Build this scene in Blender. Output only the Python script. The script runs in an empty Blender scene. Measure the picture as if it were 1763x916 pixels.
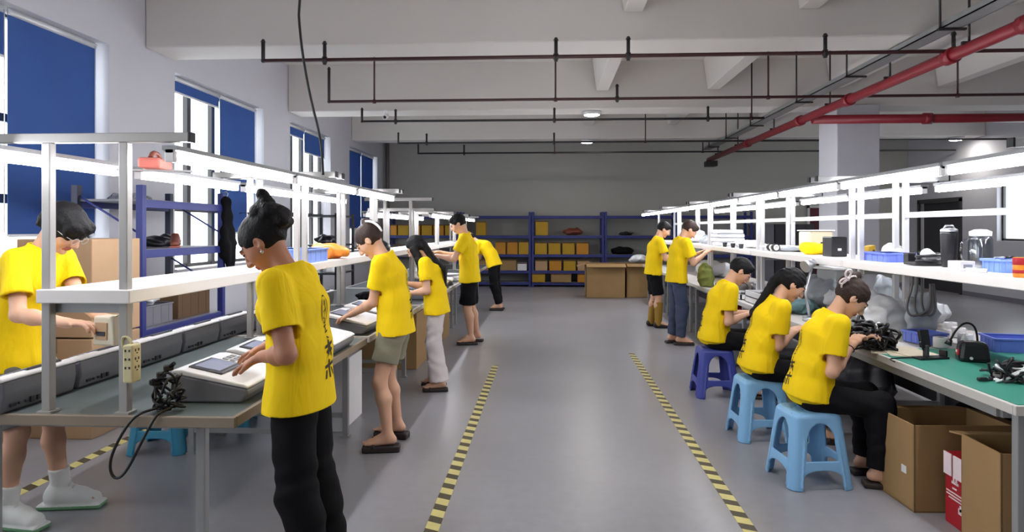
import bpy, bmesh, math, random
import numpy as np
from mathutils import Vector, Matrix
from mathutils.bvhtree import BVHTree
PI = math.pi
random.seed(7)
SC = bpy.context.scene
COL = SC.collection

# ---------------------------------------------------------------- camera, world, exposure
YAW = math.atan(62.5/1150)
cam_d = bpy.data.cameras.new('camera')
cam = bpy.data.objects.new('camera', cam_d); COL.objects.link(cam)
cam_d.sensor_width = 36; cam_d.lens = 36*1150/1763
cam_d.shift_y = -64/1763
cam_d.clip_start = 0.05; cam_d.clip_end = 200
cam.location = (0, 0, 1.5); cam.rotation_euler = (PI/2, 0, YAW)
SC.camera = cam
SC.view_settings.view_transform = 'Standard'; SC.view_settings.look = 'None'
SC.view_settings.gamma = 1; SC.view_settings.use_curve_mapping = False
SC.view_settings.exposure = 1.6
SC.cycles.use_denoising = True
SC.cycles.max_bounces = 6; SC.cycles.diffuse_bounces = 4; SC.cycles.glossy_bounces = 3
SC.cycles.transparent_max_bounces = 8; SC.cycles.sample_clamp_indirect = 6
SC.cycles.caustics_reflective = False; SC.cycles.caustics_refractive = False
W = bpy.data.worlds.new('world'); SC.world = W; W.use_nodes = True
bg = W.node_tree.nodes['Background']; bg.inputs[0].default_value = (0.93, 0.97, 1, 1); bg.inputs[1].default_value = 1.9
TUBE_E = 16.0; LAMP_E = 45.0

# ---------------------------------------------------------------- materials
def lin(c):
    return tuple((x/12.92 if x <= .04045 else ((x+.055)/1.055)**2.4) for x in (v/255 for v in c))
MATS = {}
def mat(name, rgb, rough=.6, metal=0, noise=.08, nscale=8, bump=0, bscale=40, emit=0, trans=0, alpha=1, spec=.5, coat=0):
    m = bpy.data.materials.new(name); m.use_nodes = True; nt = m.node_tree; b = nt.nodes['Principled BSDF']
    c = lin(rgb)
    b.inputs['Roughness'].default_value = rough; b.inputs['Metallic'].default_value = metal
    b.inputs['Specular IOR Level'].default_value = spec
    if noise:
        tc = nt.nodes.new('ShaderNodeTexCoord'); n = nt.nodes.new('ShaderNodeTexNoise'); n.inputs['Scale'].default_value = nscale
        n.inputs['Detail'].default_value = 4
        nt.links.new(tc.outputs['Object'], n.inputs['Vector'])
        r = nt.nodes.new('ShaderNodeMix'); r.data_type = 'RGBA'
        r.inputs['A'].default_value = (*[x*(1-noise) for x in c], 1); r.inputs['B'].default_value = (*[min(1, x*(1+noise)) for x in c], 1)
        nt.links.new(n.outputs['Fac'], r.inputs['Factor']); nt.links.new(r.outputs['Result'], b.inputs['Base Color'])
        if bump:
            n2 = nt.nodes.new('ShaderNodeTexNoise'); n2.inputs['Scale'].default_value = bscale
            nt.links.new(tc.outputs['Object'], n2.inputs['Vector'])
            bp = nt.nodes.new('ShaderNodeBump'); bp.inputs['Strength'].default_value = bump; bp.inputs['Distance'].default_value = .01
            nt.links.new(n2.outputs['Fac'], bp.inputs['Height']); nt.links.new(bp.outputs['Normal'], b.inputs['Normal'])
    else:
        b.inputs['Base Color'].default_value = (*c, 1)
    if emit:
        b.inputs['Emission Color'].default_value = (*c, 1); b.inputs['Emission Strength'].default_value = emit
    if trans: b.inputs['Transmission Weight'].default_value = trans
    if alpha < 1: b.inputs['Alpha'].default_value = alpha
    if coat: b.inputs['Coat Weight'].default_value = coat; b.inputs['Coat Roughness'].default_value = .15
    MATS[name] = m
    return m
mat('wall', (192, 191, 198), .85, noise=.03, nscale=1.5)
mat('ceiling', (214, 209, 205), .9, noise=.03, nscale=1)
mat('back_wall', (184, 183, 178), .9, noise=.03, nscale=1)
mat('frame_white', (205, 205, 208), .35, 0.2, noise=.03)
mat('post_grey', (168, 165, 163), .4, .2, noise=.03)
mat('bench_edge', (200, 196, 192), .45, noise=.04)
mat('bench_grey', (92, 102, 102), .42, noise=.12, nscale=5)
mat('bench_rim', (142, 128, 112), .5, noise=.08)
mat('bench_dark', (60, 66, 70), .45, noise=.1)
mat('shelf_white', (235, 230, 228), .4, noise=.03)
mat('mat_green', (58, 140, 122), .5, noise=.06, nscale=12)
mat('metal_grey', (165, 165, 165), .4, .5, noise=.05)
mat('housing', (150, 151, 154), .4, .2, noise=.03)
mat('blind_blue', (42, 70, 138), .8, noise=.05, nscale=3)
mat('rack_blue', (44, 52, 122), .5, noise=.08)
mat('rack_dark', (34, 36, 62), .5, noise=.08)
mat('dark_frame', (60, 58, 60), .5, noise=.05)
mat('pipe_dark', (62, 26, 30), .5, noise=.15, nscale=3)
mat('pipe_black', (38, 34, 36), .5, noise=.1)
mat('pipe_red', (128, 26, 38), .42, noise=.12, nscale=3)
mat('tray_grey', (140, 142, 142), .5, .3, noise=.08)
mat('yellow', (246, 208, 18), .78, noise=.05, nscale=9, bump=.25, bscale=22, spec=.2)
def fold_bump(name, sc=7.0, dist=.05, strength=.55):
    m = MATS[name]; nt = m.node_tree; b = nt.nodes['Principled BSDF']
    tc = nt.nodes.new('ShaderNodeTexCoord'); mp = nt.nodes.new('ShaderNodeMapping'); mp.inputs['Scale'].default_value = (1, 1, .34); mp.inputs['Rotation'].default_value = (.3, .25, 0)
    n = nt.nodes.new('ShaderNodeTexNoise'); n.inputs['Scale'].default_value = sc; n.inputs['Detail'].default_value = 3; n.inputs['Distortion'].default_value = .9
    bp = nt.nodes.new('ShaderNodeBump'); bp.inputs['Strength'].default_value = strength; bp.inputs['Distance'].default_value = dist
    nt.links.new(tc.outputs['Object'], mp.inputs['Vector']); nt.links.new(mp.outputs['Vector'], n.inputs['Vector'])
    nt.links.new(n.outputs['Fac'], bp.inputs['Height']); nt.links.new(bp.outputs['Normal'], b.inputs['Normal'])
fold_bump('yellow')
mat('print', (52, 44, 20), .8, noise=0)
mat('skin', (214, 166, 138), .55, noise=.05, nscale=20)
mat('skin_tan', (176, 120, 94), .5, noise=.06, nscale=20)
mat('lips', (176, 96, 90), .5, noise=0)
mat('eye_dark', (36, 26, 24), .3, noise=0)
mat('hair_black', (18, 16, 18), .6, noise=.3, nscale=60, bump=.5, bscale=70, spec=.2)
mat('hair_brown', (52, 37, 32), .6, noise=.3, nscale=60, bump=.5, bscale=70, spec=.25)
mat('cloth_black', (15, 14, 18), .85, noise=.2, nscale=14, bump=.3, bscale=20, spec=.2)
mat('cloth_khaki', (134, 130, 110), .85, noise=.06, bump=.3, bscale=20)
mat('cloth_grey', (112, 108, 104), .85, noise=.08, bump=.3, bscale=20)
mat('cloth_pale', (206, 196, 198), .85, noise=.04, bump=.3, bscale=20)
mat('denim', (62, 72, 96), .85, noise=.15, nscale=20, bump=.2)
mat('white_shoe', (222, 222, 220), .6, noise=.04)
mat('green_sole', (110, 160, 120), .6, noise=.05)
mat('sock', (226, 224, 222), .9, noise=.04, bump=.3)
mat('slipper', (40, 30, 30), .6, noise=.1)
mat('mustard', (158, 122, 40), .7, noise=.1)
mat('white_plastic', (236, 234, 236), .35, noise=.02)
mat('white_matt', (226, 224, 226), .8, noise=.03)
mat('body_grey', (112, 112, 120), .45, noise=.04)
mat('port_dark', (46, 46, 54), .5, noise=.05)
mat('screen_bezel', (58, 58, 66), .35, noise=.05)
mat('screen_blue', (160, 165, 190), .2, noise=.12, nscale=14)
mat('socket_cream', (214, 204, 160), .45, noise=.05)
mat('cable_black', (20, 18, 22), .35, noise=.1)
mat('cable_white', (225, 226, 228), .4, noise=.04)
mat('cable_grey', (110, 104, 104), .5, noise=.05)
mat('carton', (158, 126, 84), .85, noise=.1, nscale=6, bump=.1)
mat('carton_pale', (184, 150, 116), .85, noise=.06, nscale=6)
mat('carton_in', (96, 72, 50), .9, noise=.1)
mat('tape_tan', (150, 126, 92), .4, noise=.04)
mat('box_yellow', (182, 142, 28), .7, noise=.1, nscale=6)
mat('box_orange', (194, 132, 36), .7, noise=.1, nscale=6)
mat('box_red', (168, 22, 36), .5, noise=.08)
mat('pink_white', (232, 214, 218), .6, noise=.03)
mat('stool_blue', (132, 184, 228), .38, noise=.04)
mat('stool_teal', (66, 150, 184), .38, noise=.04)
mat('stool_navy', (66, 76, 160), .38, noise=.05)
mat('bin_blue', (104, 124, 214), .4, noise=.06)
mat('bin_pale', (120, 150, 226), .4, noise=.06)
mat('black_plastic', (28, 27, 31), .35, noise=.1)
mat('bag_white', (214, 216, 222), .35, noise=.05, nscale=12, bump=.6, bscale=14)
mat('bag_grey', (158, 164, 172), .35, noise=.1, nscale=12, bump=.6, bscale=14)
mat('orange_bag', (232, 138, 40), .4, noise=.12, nscale=12, bump=.5, bscale=16)
mat('teal_cloth', (82, 112, 116), .8, noise=.12, bump=.5)
mat('maroon', (92, 24, 44), .6, noise=.08)
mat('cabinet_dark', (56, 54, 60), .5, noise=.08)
mat('cabinet_grey', (120, 118, 128), .5, noise=.06)
mat('beige', (206, 194, 172), .6, noise=.06)
mat('silver', (196, 198, 204), .3, .7, noise=.04)
mat('red_cloth', (150, 20, 28), .8, noise=.1, bump=.4)
mat('pale_green', (206, 222, 190), .5, noise=.04)
mat('pink', (196, 108, 96), .6, noise=.05)
mat('brown_leather', (124, 66, 50), .5, noise=.1)
mat('bracelet', (40, 34, 34), .4, noise=0)
mat('tube_glow', (248, 250, 255), .5, noise=0, emit=TUBE_E)
mat('lamp_glow', (255, 250, 240), .5, noise=0, emit=LAMP_E)
mat('green_cloth', (120, 128, 60), .8, noise=.3, nscale=30)
mat('outside_grey', (216, 220, 222), .9, noise=.05)

def glass_mat(name, tint, gl=.08):
    m = bpy.data.materials.new(name); m.use_nodes = True; nt = m.node_tree; nt.nodes.clear()
    o = nt.nodes.new('ShaderNodeOutputMaterial'); t = nt.nodes.new('ShaderNodeBsdfTransparent'); g = nt.nodes.new('ShaderNodeBsdfGlossy')
    t.inputs[0].default_value = (*tint, 1); g.inputs['Roughness'].default_value = .05
    mx = nt.nodes.new('ShaderNodeMixShader'); mx.inputs[0].default_value = gl
    nt.links.new(t.outputs[0], mx.inputs[1]); nt.links.new(g.outputs[0], mx.inputs[2]); nt.links.new(mx.outputs[0], o.inputs[0])
    MATS[name] = m
def blind_mat():
    m = bpy.data.materials.new('blind_blue'); m.use_nodes = True; nt = m.node_tree; nt.nodes.clear()
    o = nt.nodes.new('ShaderNodeOutputMaterial'); d = nt.nodes.new('ShaderNodeBsdfDiffuse'); t = nt.nodes.new('ShaderNodeBsdfTranslucent')
    tc = nt.nodes.new('ShaderNodeTexCoord'); w = nt.nodes.new('ShaderNodeTexNoise'); w.inputs['Scale'].default_value = 3; nt.links.new(tc.outputs['Object'], w.inputs['Vector'])
    mc = nt.nodes.new('ShaderNodeMix'); mc.data_type = 'RGBA'; mc.inputs['A'].default_value = (*lin((74, 102, 160)), 1); mc.inputs['B'].default_value = (*lin((80, 110, 170)), 1); nt.links.new(w.outputs['Fac'], mc.inputs['Factor'])
    nt.links.new(mc.outputs['Result'], d.inputs[0]); t.inputs[0].default_value = (*lin((60, 92, 156)), 1)
    mx = nt.nodes.new('ShaderNodeMixShader'); mx.inputs[0].default_value = .3
    nt.links.new(d.outputs[0], mx.inputs[1]); nt.links.new(t.outputs[0], mx.inputs[2]); nt.links.new(mx.outputs[0], o.inputs[0]); MATS['blind_blue'] = m
blind_mat()
glass_mat('glass', (.95, .97, .98)); glass_mat('clear_plastic', (.80, .82, .84), .12); glass_mat('bag_clear', (.72, .74, .78), .18)

def floor_mat():
    m = mat('floor', (128, 128, 132), .3, noise=0); nt = m.node_tree; b = nt.nodes['Principled BSDF']
    tc = nt.nodes.new('ShaderNodeTexCoord')
    n = nt.nodes.new('ShaderNodeTexNoise'); n.inputs['Scale'].default_value = .7; n.inputs['Detail'].default_value = 6
    n2 = nt.nodes.new('ShaderNodeTexNoise'); n2.inputs['Scale'].default_value = 14; n2.inputs['Detail'].default_value = 5
    for q in (n, n2): nt.links.new(tc.outputs['Object'], q.inputs['Vector'])
    cr = nt.nodes.new('ShaderNodeValToRGB'); cr.color_ramp.elements[0].position = .3; cr.color_ramp.elements[1].position = .7
    cr.color_ramp.elements[0].color = (*lin((148, 147, 152)), 1); cr.color_ramp.elements[1].color = (*lin((165, 164, 171)), 1)
    nt.links.new(n.outputs['Fac'], cr.inputs[0])
    mx = nt.nodes.new('ShaderNodeMix'); mx.data_type = 'RGBA'; mx.blend_type = 'MULTIPLY'; mx.inputs['Factor'].default_value = .25
    nt.links.new(cr.outputs[0], mx.inputs['A']); nt.links.new(n2.outputs['Fac'], mx.inputs['B'])
    nt.links.new(mx.outputs['Result'], b.inputs['Base Color'])
    mr = nt.nodes.new('ShaderNodeMapRange'); mr.inputs['To Min'].default_value = .24; mr.inputs['To Max'].default_value = .42
    nt.links.new(n2.outputs['Fac'], mr.inputs['Value']); nt.links.new(mr.outputs['Result'], b.inputs['Roughness'])
floor_mat()
def tape_mat():
    m = mat('hazard_tape', (230, 220, 130), .5, noise=0); nt = m.node_tree; b = nt.nodes['Principled BSDF']
    tc = nt.nodes.new('ShaderNodeTexCoord'); sp = nt.nodes.new('ShaderNodeSeparateXYZ'); nt.links.new(tc.outputs['Object'], sp.inputs[0])
    a = nt.nodes.new('ShaderNodeMath'); a.operation = 'MULTIPLY_ADD'; a.inputs[1].default_value = .45
    nt.links.new(sp.outputs['X'], a.inputs[0]); nt.links.new(sp.outputs['Y'], a.inputs[2])
    d = nt.nodes.new('ShaderNodeMath'); d.operation = 'DIVIDE'; d.inputs[1].default_value = .15; nt.links.new(a.outputs[0], d.inputs[0])
    f = nt.nodes.new('ShaderNodeMath'); f.operation = 'FRACT'; nt.links.new(d.outputs[0], f.inputs[0])
    g = nt.nodes.new('ShaderNodeMath'); g.operation = 'GREATER_THAN'; g.inputs[1].default_value = .53; nt.links.new(f.outputs[0], g.inputs[0])
    n = nt.nodes.new('ShaderNodeTexNoise'); n.inputs['Scale'].default_value = 9; nt.links.new(tc.outputs['Object'], n.inputs['Vector'])
    mx = nt.nodes.new('ShaderNodeMix'); mx.data_type = 'RGBA'
    mx.inputs['A'].default_value = (*lin((226, 214, 140)), 1); mx.inputs['B'].default_value = (*lin((84, 76, 58)), 1)
    nt.links.new(g.outputs[0], mx.inputs['Factor'])
    m2 = nt.nodes.new('ShaderNodeMix'); m2.data_type = 'RGBA'; m2.blend_type = 'MULTIPLY'; m2.inputs['Factor'].default_value = .3
    nt.links.new(mx.outputs['Result'], m2.inputs['A']); nt.links.new(n.outputs['Fac'], m2.inputs['B'])
    nt.links.new(m2.outputs['Result'], b.inputs['Base Color'])
tape_mat()

# ---------------------------------------------------------------- object helpers
def tag(o, label=None, cat=None, group=None, kind=None):
    if label: o['label'] = label
    if cat: o['category'] = cat
    if group: o['group'] = group
    if kind: o['kind'] = kind
    return o
def empty(name, loc=(0, 0, 0), rz=0, label=None, cat=None, group=None, kind=None):
    o = bpy.data.objects.new(name, None); COL.objects.link(o); o.location = loc; o.rotation_euler = (0, 0, rz)
    o.empty_display_size = .1
    return tag(o, label, cat, group, kind)
def kids(o): return [c for c in COL.objects if c.parent is o]
def copy_tree(o, parent=None, loc=None, rz=None, label=None, group=None, **kw):
    c = o.copy(); COL.objects.link(c)
    if parent is not None: c.parent = parent
    if loc is not None: c.location = loc
    if rz is not None: c.rotation_euler = (0, 0, rz)
    for ch in kids(o): copy_tree(ch, c)
    tag(c, label, None, group)
    return c

class MB:
    """collects shapes, then becomes one mesh object"""
    def __init__(s): s.bm = bmesh.new(); s.cur = 0; s.mats = []
    def _m(s, m):
        if m is None: return s.cur
        if m not in s.mats: s.mats.append(m)
        return s.mats.index(m)
    def _merge(s, t, M=None, m=None, smooth=None):
        mi = s._m(m)
        if M is not None: bmesh.ops.transform(t, matrix=M, verts=t.verts)
        mp = {}
        for v in t.verts: mp[v] = s.bm.verts.new(v.co)
        for f in t.faces:
            try: nf = s.bm.faces.new([mp[v] for v in f.verts])
            except ValueError: continue
            nf.material_index = mi; nf.smooth = f.smooth if smooth is None else smooth
        t.free(); return s
    def box(s, c, d, bev=0, rot=None, m=None, taper=None, seg=2):
        t = bmesh.new(); bmesh.ops.create_cube(t, size=1)
        for v in t.verts:
            k = 1
            if taper and v.co.z > 0: k = taper
            v.co = Vector((v.co.x*d[0]*k, v.co.y*d[1]*k, v.co.z*d[2]))
        if bev: bmesh.ops.bevel(t, geom=t.edges[:], offset=min(bev, min(d)*.45), segments=seg, affect='EDGES', profile=.5)
        M = Matrix.Translation(c)
        if rot is not None: M = M @ (rot if isinstance(rot, Matrix) else Matrix.Rotation(rot, 4, 'Z'))
        return s._merge(t, M, m)
    def span(s, a, b, bev=0, m=None):  # box from corner a to corner b
        return s.box([(p+q)/2 for p, q in zip(a, b)], [abs(q-p) for p, q in zip(a, b)], bev, m=m)
    def cyl(s, a, b, r, r2=None, n=16, m=None, cap=True):
        a = Vector(a); b = Vector(b); r2 = r if r2 is None else r2; w = b-a; L = w.length
        t = bmesh.new(); bmesh.ops.create_cone(t, cap_ends=cap, segments=n, radius1=r, radius2=r2, depth=L)
        for f in t.faces: f.smooth = len(f.verts) == 4
        M = Matrix.Translation((a+b)/2) @ w.to_track_quat('Z', 'Y').to_matrix().to_4x4()
        return s._merge(t, M, m)
    def ball(s, c, r, m=None, sub=2, sc=(1, 1, 1)):
        t = bmesh.new(); bmesh.ops.create_icosphere(t, subdivisions=sub, radius=r)
        for f in t.faces: f.smooth = True
        return s._merge(t, Matrix.Translation(c) @ Matrix.Diagonal((*sc, 1)), m)
    def tube(s, pts, r, n=8, m=None, closed=False, smooth_path=0):
        pts = [Vector(p) for p in pts]
        for _ in range(smooth_path):
            q = []
            N = len(pts)
            for i in range(N if closed else N-1):
                p0 = pts[i]; p1 = pts[(i+1) % N]; q += [p0*.75+p1*.25, p0*.25+p1*.75]
            if not closed: q = [pts[0]]+q+[pts[-1]]
            pts = q
        mi = s._m(m); N = len(pts); rings = []; up = Vector((0, 0, 1)); nrm = None
        for i, p in enumerate(pts):
            t = (pts[(i+1) % N]-pts[i-1]) if closed or 0 < i < N-1 else (pts[1]-pts[0] if i == 0 else pts[-1]-pts[-2])
            if t.length < 1e-9: t = Vector((0, 0, 1))
            t.normalize()
            if nrm is None: nrm = t.orthogonal().normalized()
            nrm = (nrm-t*nrm.dot(t))
            if nrm.length < 1e-6: nrm = t.orthogonal()
            nrm.normalize(); bn = t.cross(nrm)
            rr = float(np.interp(i/(N-1), np.linspace(0, 1, len(r)), r)) if isinstance(r, (list, tuple)) else r
            rings.append([s.bm.verts.new(p+(nrm*math.cos(2*PI*k/n)+bn*math.sin(2*PI*k/n))*rr) for k in range(n)])
        for i in range(N if closed else N-1):
            A = rings[i]; B = rings[(i+1) % N]
            for k in range(n):
                f = s.bm.faces.new((A[k], A[(k+1) % n], B[(k+1) % n], B[k])); f.smooth = True; f.material_index = mi
        if not closed:
            for ring, fl in ((rings[0], True), (rings[-1], False)):
                f = s.bm.faces.new(ring[::-1] if fl else ring); f.material_index = mi
        return s
    def lathe(s, prof, c=(0, 0, 0), n=24, m=None, rot=None):
        t = bmesh.new(); rings = []
        for r, z in prof:
            rings.append([t.verts.new((max(r, 1e-4)*math.cos(2*PI*k/n), max(r, 1e-4)*math.sin(2*PI*k/n), z)) for k in range(n)])
        for A, B in zip(rings, rings[1:]):
            for k in range(n):
                f = t.faces.new((A[k], A[(k+1) % n], B[(k+1) % n], B[k])); f.smooth = True
        bmesh.ops.recalc_face_normals(t, faces=t.faces)
        M = Matrix.Translation(c)
        if rot is not None: M = M @ rot
        return s._merge(t, M, m)
    def prism(s, poly, a, b, axis='y', m=None, bev=0):
        """poly: 2D outline, extruded from a to b along axis"""
        t = bmesh.new()
        def P(u, v, w): return {'y': (u, w, v), 'x': (w, u, v), 'z': (u, v, w)}[axis]
        A = [t.verts.new(P(u, v, a)) for u, v in poly]; B = [t.verts.new(P(u, v, b)) for u, v in poly]
        n = len(poly)
        t.faces.new(A); t.faces.new(B[::-1])
        for k in range(n): t.faces.new((A[k], B[k], B[(k+1) % n], A[(k+1) % n]))
        bmesh.ops.recalc_face_normals(t, faces=t.faces)
        if bev: bmesh.ops.bevel(t, geom=t.edges[:], offset=bev, segments=2, affect='EDGES', profile=.5)
        return s._merge(t, None, m)
    def quad(s, pts, m=None):
        f = s.bm.faces.new([s.bm.verts.new(p) for p in pts]); f.material_index = s._m(m); return s
    def build(s, name, m=None, parent=None, loc=None, rz=0, **kw):
        me = bpy.data.meshes.new(name)
        bmesh.ops.recalc_face_normals(s.bm, faces=s.bm.faces[:]) if kw.pop('recalc', False) else None
        s.bm.to_mesh(me); s.bm.free()
        ms = s.mats if s.mats else [m]
        if m and s.mats and m not in s.mats: ms = s.mats
        for q in ms: me.materials.append(MATS[q])
        o = bpy.data.objects.new(name, me); COL.objects.link(o)
        if parent is not None: o.parent = parent
        if loc is not None: o.location = loc
        o.rotation_euler = (0, 0, rz)
        return tag(o, kw.get('label'), kw.get('cat'), kw.get('group'), kw.get('kind'))

# ---------------------------------------------------------------- implicit surfaces
class Field:
    def __init__(s, lo, hi, h):
        s.h = h; s.lo = np.array(lo, float); n = np.ceil((np.array(hi)-s.lo)/h).astype(int)+1
        s.n = n; s.ax = [s.lo[i]+h*np.arange(n[i]) for i in range(3)]
        s.F = np.full(tuple(n), .12, np.float32)
    def _sub(s, lo, hi):
        sl = []
        for i in range(3):
            a = int(max(0, math.floor((lo[i]-s.lo[i])/s.h))); b = int(min(s.n[i], math.ceil((hi[i]-s.lo[i])/s.h)+1))
            if b <= a: return None
            sl.append(slice(a, b))
        return tuple(sl), s.ax[0][sl[0]][:, None, None], s.ax[1][sl[1]][None, :, None], s.ax[2][sl[2]][None, None, :]
    def _mix(s, sl, f, mode, k):
        A = s.F[sl]
        if mode == 'u':
            h = np.maximum(k-np.abs(A-f), 0)/k; s.F[sl] = np.minimum(A, f)-h*h*k*.25
        elif mode == 's':
            g = -f; h = np.maximum(k-np.abs(A-g), 0)/k; s.F[sl] = np.maximum(A, g)+h*h*k*.25
        else: s.F[sl] = np.maximum(A, f)
    def ec(s, a, b, ra, rb, side=(1, 0, 0), k=.02, mode='u', flata=False, flatb=False):
        a = np.array(a, float); b = np.array(b, float)
        ra = np.array(ra if hasattr(ra, '__len__') else (ra, ra), float); rb = np.array(rb if hasattr(rb, '__len__') else (rb, rb), float)
        w = b-a; L = np.linalg.norm(w)+1e-9; w = w/L
        u = np.array(side, float); u = u-w*u.dot(w)
        if np.linalg.norm(u) < 1e-3: u = np.array((0, 1., 0))-w*w[1]
        u /= np.linalg.norm(u); v = np.cross(w, u)
        R = max(ra.max(), rb.max())+k+.012
        q = s._sub(np.minimum(a, b)-R, np.maximum(a, b)+R)
        if q is None: return s
        sl, X, Y, Z = q
        x = X-a[0]; y = Y-a[1]; z = Z-a[2]
        dw = x*w[0]+y*w[1]+z*w[2]; t = np.clip(dw/L, 0, 1)
        du = x*u[0]+y*u[1]+z*u[2]; dv = x*v[0]+y*v[1]+z*v[2]; de = dw-t*L
        rx = ra[0]+(rb[0]-ra[0])*t; ry = ra[1]+(rb[1]-ra[1])*t; rm = np.minimum(rx, ry)
        f = (np.sqrt((du/rx)**2+(dv/ry)**2+(de/rm)**2)-1)*rm
        if flata: f = np.maximum(f, -dw)
        if flatb: f = np.maximum(f, dw-L)
        s._mix(sl, f, mode, k); return s
    def ell(s, c, r, M=None, k=.02, mode='u'):
        c = np.array(c, float); R = max(r)+k+.012
        q = s._sub(c-R, c+R)
        if q is None: return s
        sl, X, Y, Z = q
        x = X-c[0]; y = Y-c[1]; z = Z-c[2]
        if M is None: M = np.eye(3)
        d = [x*M[i][0]+y*M[i][1]+z*M[i][2] for i in range(3)]
        f = (np.sqrt(sum((d[i]/r[i])**2 for i in range(3)))-1)*min(r)
        s._mix(sl, f, mode, k); return s
    def boxf(s, c, hd, rnd=.01, M=None, k=.01, mode='u'):
        c = np.array(c, float); R = np.linalg.norm(hd)+k+.012
        q = s._sub(c-R, c+R)
        if q is None: return s
        sl, X, Y, Z = q
        x = X-c[0]; y = Y-c[1]; z = Z-c[2]
        if M is None: M = np.eye(3)
        d = [np.abs(x*M[i][0]+y*M[i][1]+z*M[i][2])-(hd[i]-rnd) for i in range(3)]
        f = np.sqrt(sum(np.maximum(e, 0)**2 for e in d))+np.minimum(np.maximum(np.maximum(d[0], d[1]), d[2]), 0)-rnd
        s._mix(sl, f, mode, k); return s
    def cut(s, p, n):
        n = np.array(n, float)
        d = (s.ax[0]-p[0])[:, None, None]*n[0]+(s.ax[1]-p[1])[None, :, None]*n[1]+(s.ax[2]-p[2])[None, None, :]*n[2]
        s.F = np.maximum(s.F, d.astype(np.float32)); return s
    def add(s, fn):
        s.F += fn(s.ax[0][:, None, None], s.ax[1][None, :, None], s.ax[2][None, None, :]).astype(np.float32); return s
    def mesh(s):
        F = s.F; F[0] = F[-1] = .1; F[:, 0] = F[:, -1] = .1; F[:, :, 0] = F[:, :, -1] = .1
        I = F < 0
        n = F.shape
        c = np.zeros((n[0]-1, n[1]-1, n[2]-1), np.int8)
        for i in (0, 1):
            for j in (0, 1):
                for k in (0, 1): c += I[i:n[0]-1+i, j:n[1]-1+j, k:n[2]-1+k]
        act = (c > 0) & (c < 8)
        idx = np.argwhere(act); N = len(idx)
        if N == 0: return np.zeros((0, 3)), np.zeros((0, 4), int)
        num = np.full(act.shape, -1, np.int32); num[tuple(idx.T)] = np.arange(N)
        pos = np.zeros((N, 3)); cnt = np.zeros(N)
        off = [(i, j, k) for i in (0, 1) for j in (0, 1) for k in (0, 1)]
        val = {o: F[idx[:, 0]+o[0], idx[:, 1]+o[1], idx[:, 2]+o[2]] for o in off}
        for o in off:
            for ax in range(3):
                if o[ax] == 0:
                    o2 = list(o); o2[ax] = 1; o2 = tuple(o2)
                    a = val[o]; b = val[o2]; cr = (a < 0) != (b < 0)
                    t = np.where(cr, a/np.where(a == b, 1, a-b), 0)
                    p = np.array(o, float)[None, :].repeat(N, 0); p[:, ax] += t
                    pos[cr] += p[cr]; cnt[cr] += 1
        pos = (idx+pos/cnt[:, None])*s.h+s.lo
        quads = []
        for ax in range(3):
            sl0 = [slice(None)]*3; sl1 = [slice(None)]*3; sl0[ax] = slice(0, -1); sl1[ax] = slice(1, None)
            A = I[tuple(sl0)]; B = I[tuple(sl1)]; e = np.argwhere(A != B)
            fl = A[tuple(e.T)]
            o1, o2 = [q for q in range(3) if q != ax]
            ok = (e[:, o1] > 0) & (e[:, o2] > 0) & (e[:, o1] < n[o1]-1) & (e[:, o2] < n[o2]-1); e = e[ok]; fl = fl[ok]
            def g(d1, d2):
                q = e.copy(); q[:, o1] -= d1; q[:, o2] -= d2; return num[tuple(q.T)]
            Q = np.stack([g(1, 1), g(0, 1), g(0, 0), g(1, 0)], 1)
            if ax == 1: fl = ~fl
            Q[~fl] = Q[~fl][:, ::-1]; quads.append(Q)
        return pos, np.concatenate(quads)
def relax(pos, Q, it=2, lam=.5):
    for _ in range(it):
        acc = np.zeros_like(pos); cn = np.zeros(len(pos))
        for a in range(4):
            for b in (1, 3):
                np.add.at(acc, Q[:, a], pos[Q[:, (a+b) % 4]]); np.add.at(cn, Q[:, a], 1)
        pos = pos+lam*(acc/np.maximum(cn, 1)[:, None]-pos)
    return pos
def field_mesh(fd, name, ms, parent=None, loc=None, rz=0, it=1, mfun=None, **kw):
    pos, Q = fd.mesh()
    if it: pos = relax(pos, Q, it)
    me = bpy.data.meshes.new(name)
    me.vertices.add(len(pos)); me.vertices.foreach_set('co', pos.astype(np.float32).ravel())
    me.loops.add(Q.size); me.loops.foreach_set('vertex_index', Q.astype(np.int32).ravel())
    me.polygons.add(len(Q)); me.polygons.foreach_set('loop_start', np.arange(0, Q.size, 4, dtype=np.int32))
    me.polygons.foreach_set('use_smooth', np.ones(len(Q), bool))
    for q in ([ms] if isinstance(ms, str) else ms): me.materials.append(MATS[q])
    me.update(calc_edges=True)
    if mfun is not None:
        c = pos[Q].mean(1); me.polygons.foreach_set('material_index', mfun(c).astype(np.int32))
    me.validate(); me.update()
    o = bpy.data.objects.new(name, me); COL.objects.link(o)
    if parent is not None: o.parent = parent
    if loc is not None: o.location = loc
    o.rotation_euler = (0, 0, rz)
    if kw: tag(o, kw.get('label'), kw.get('cat'), kw.get('group'), kw.get('kind'))
    return o

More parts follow.
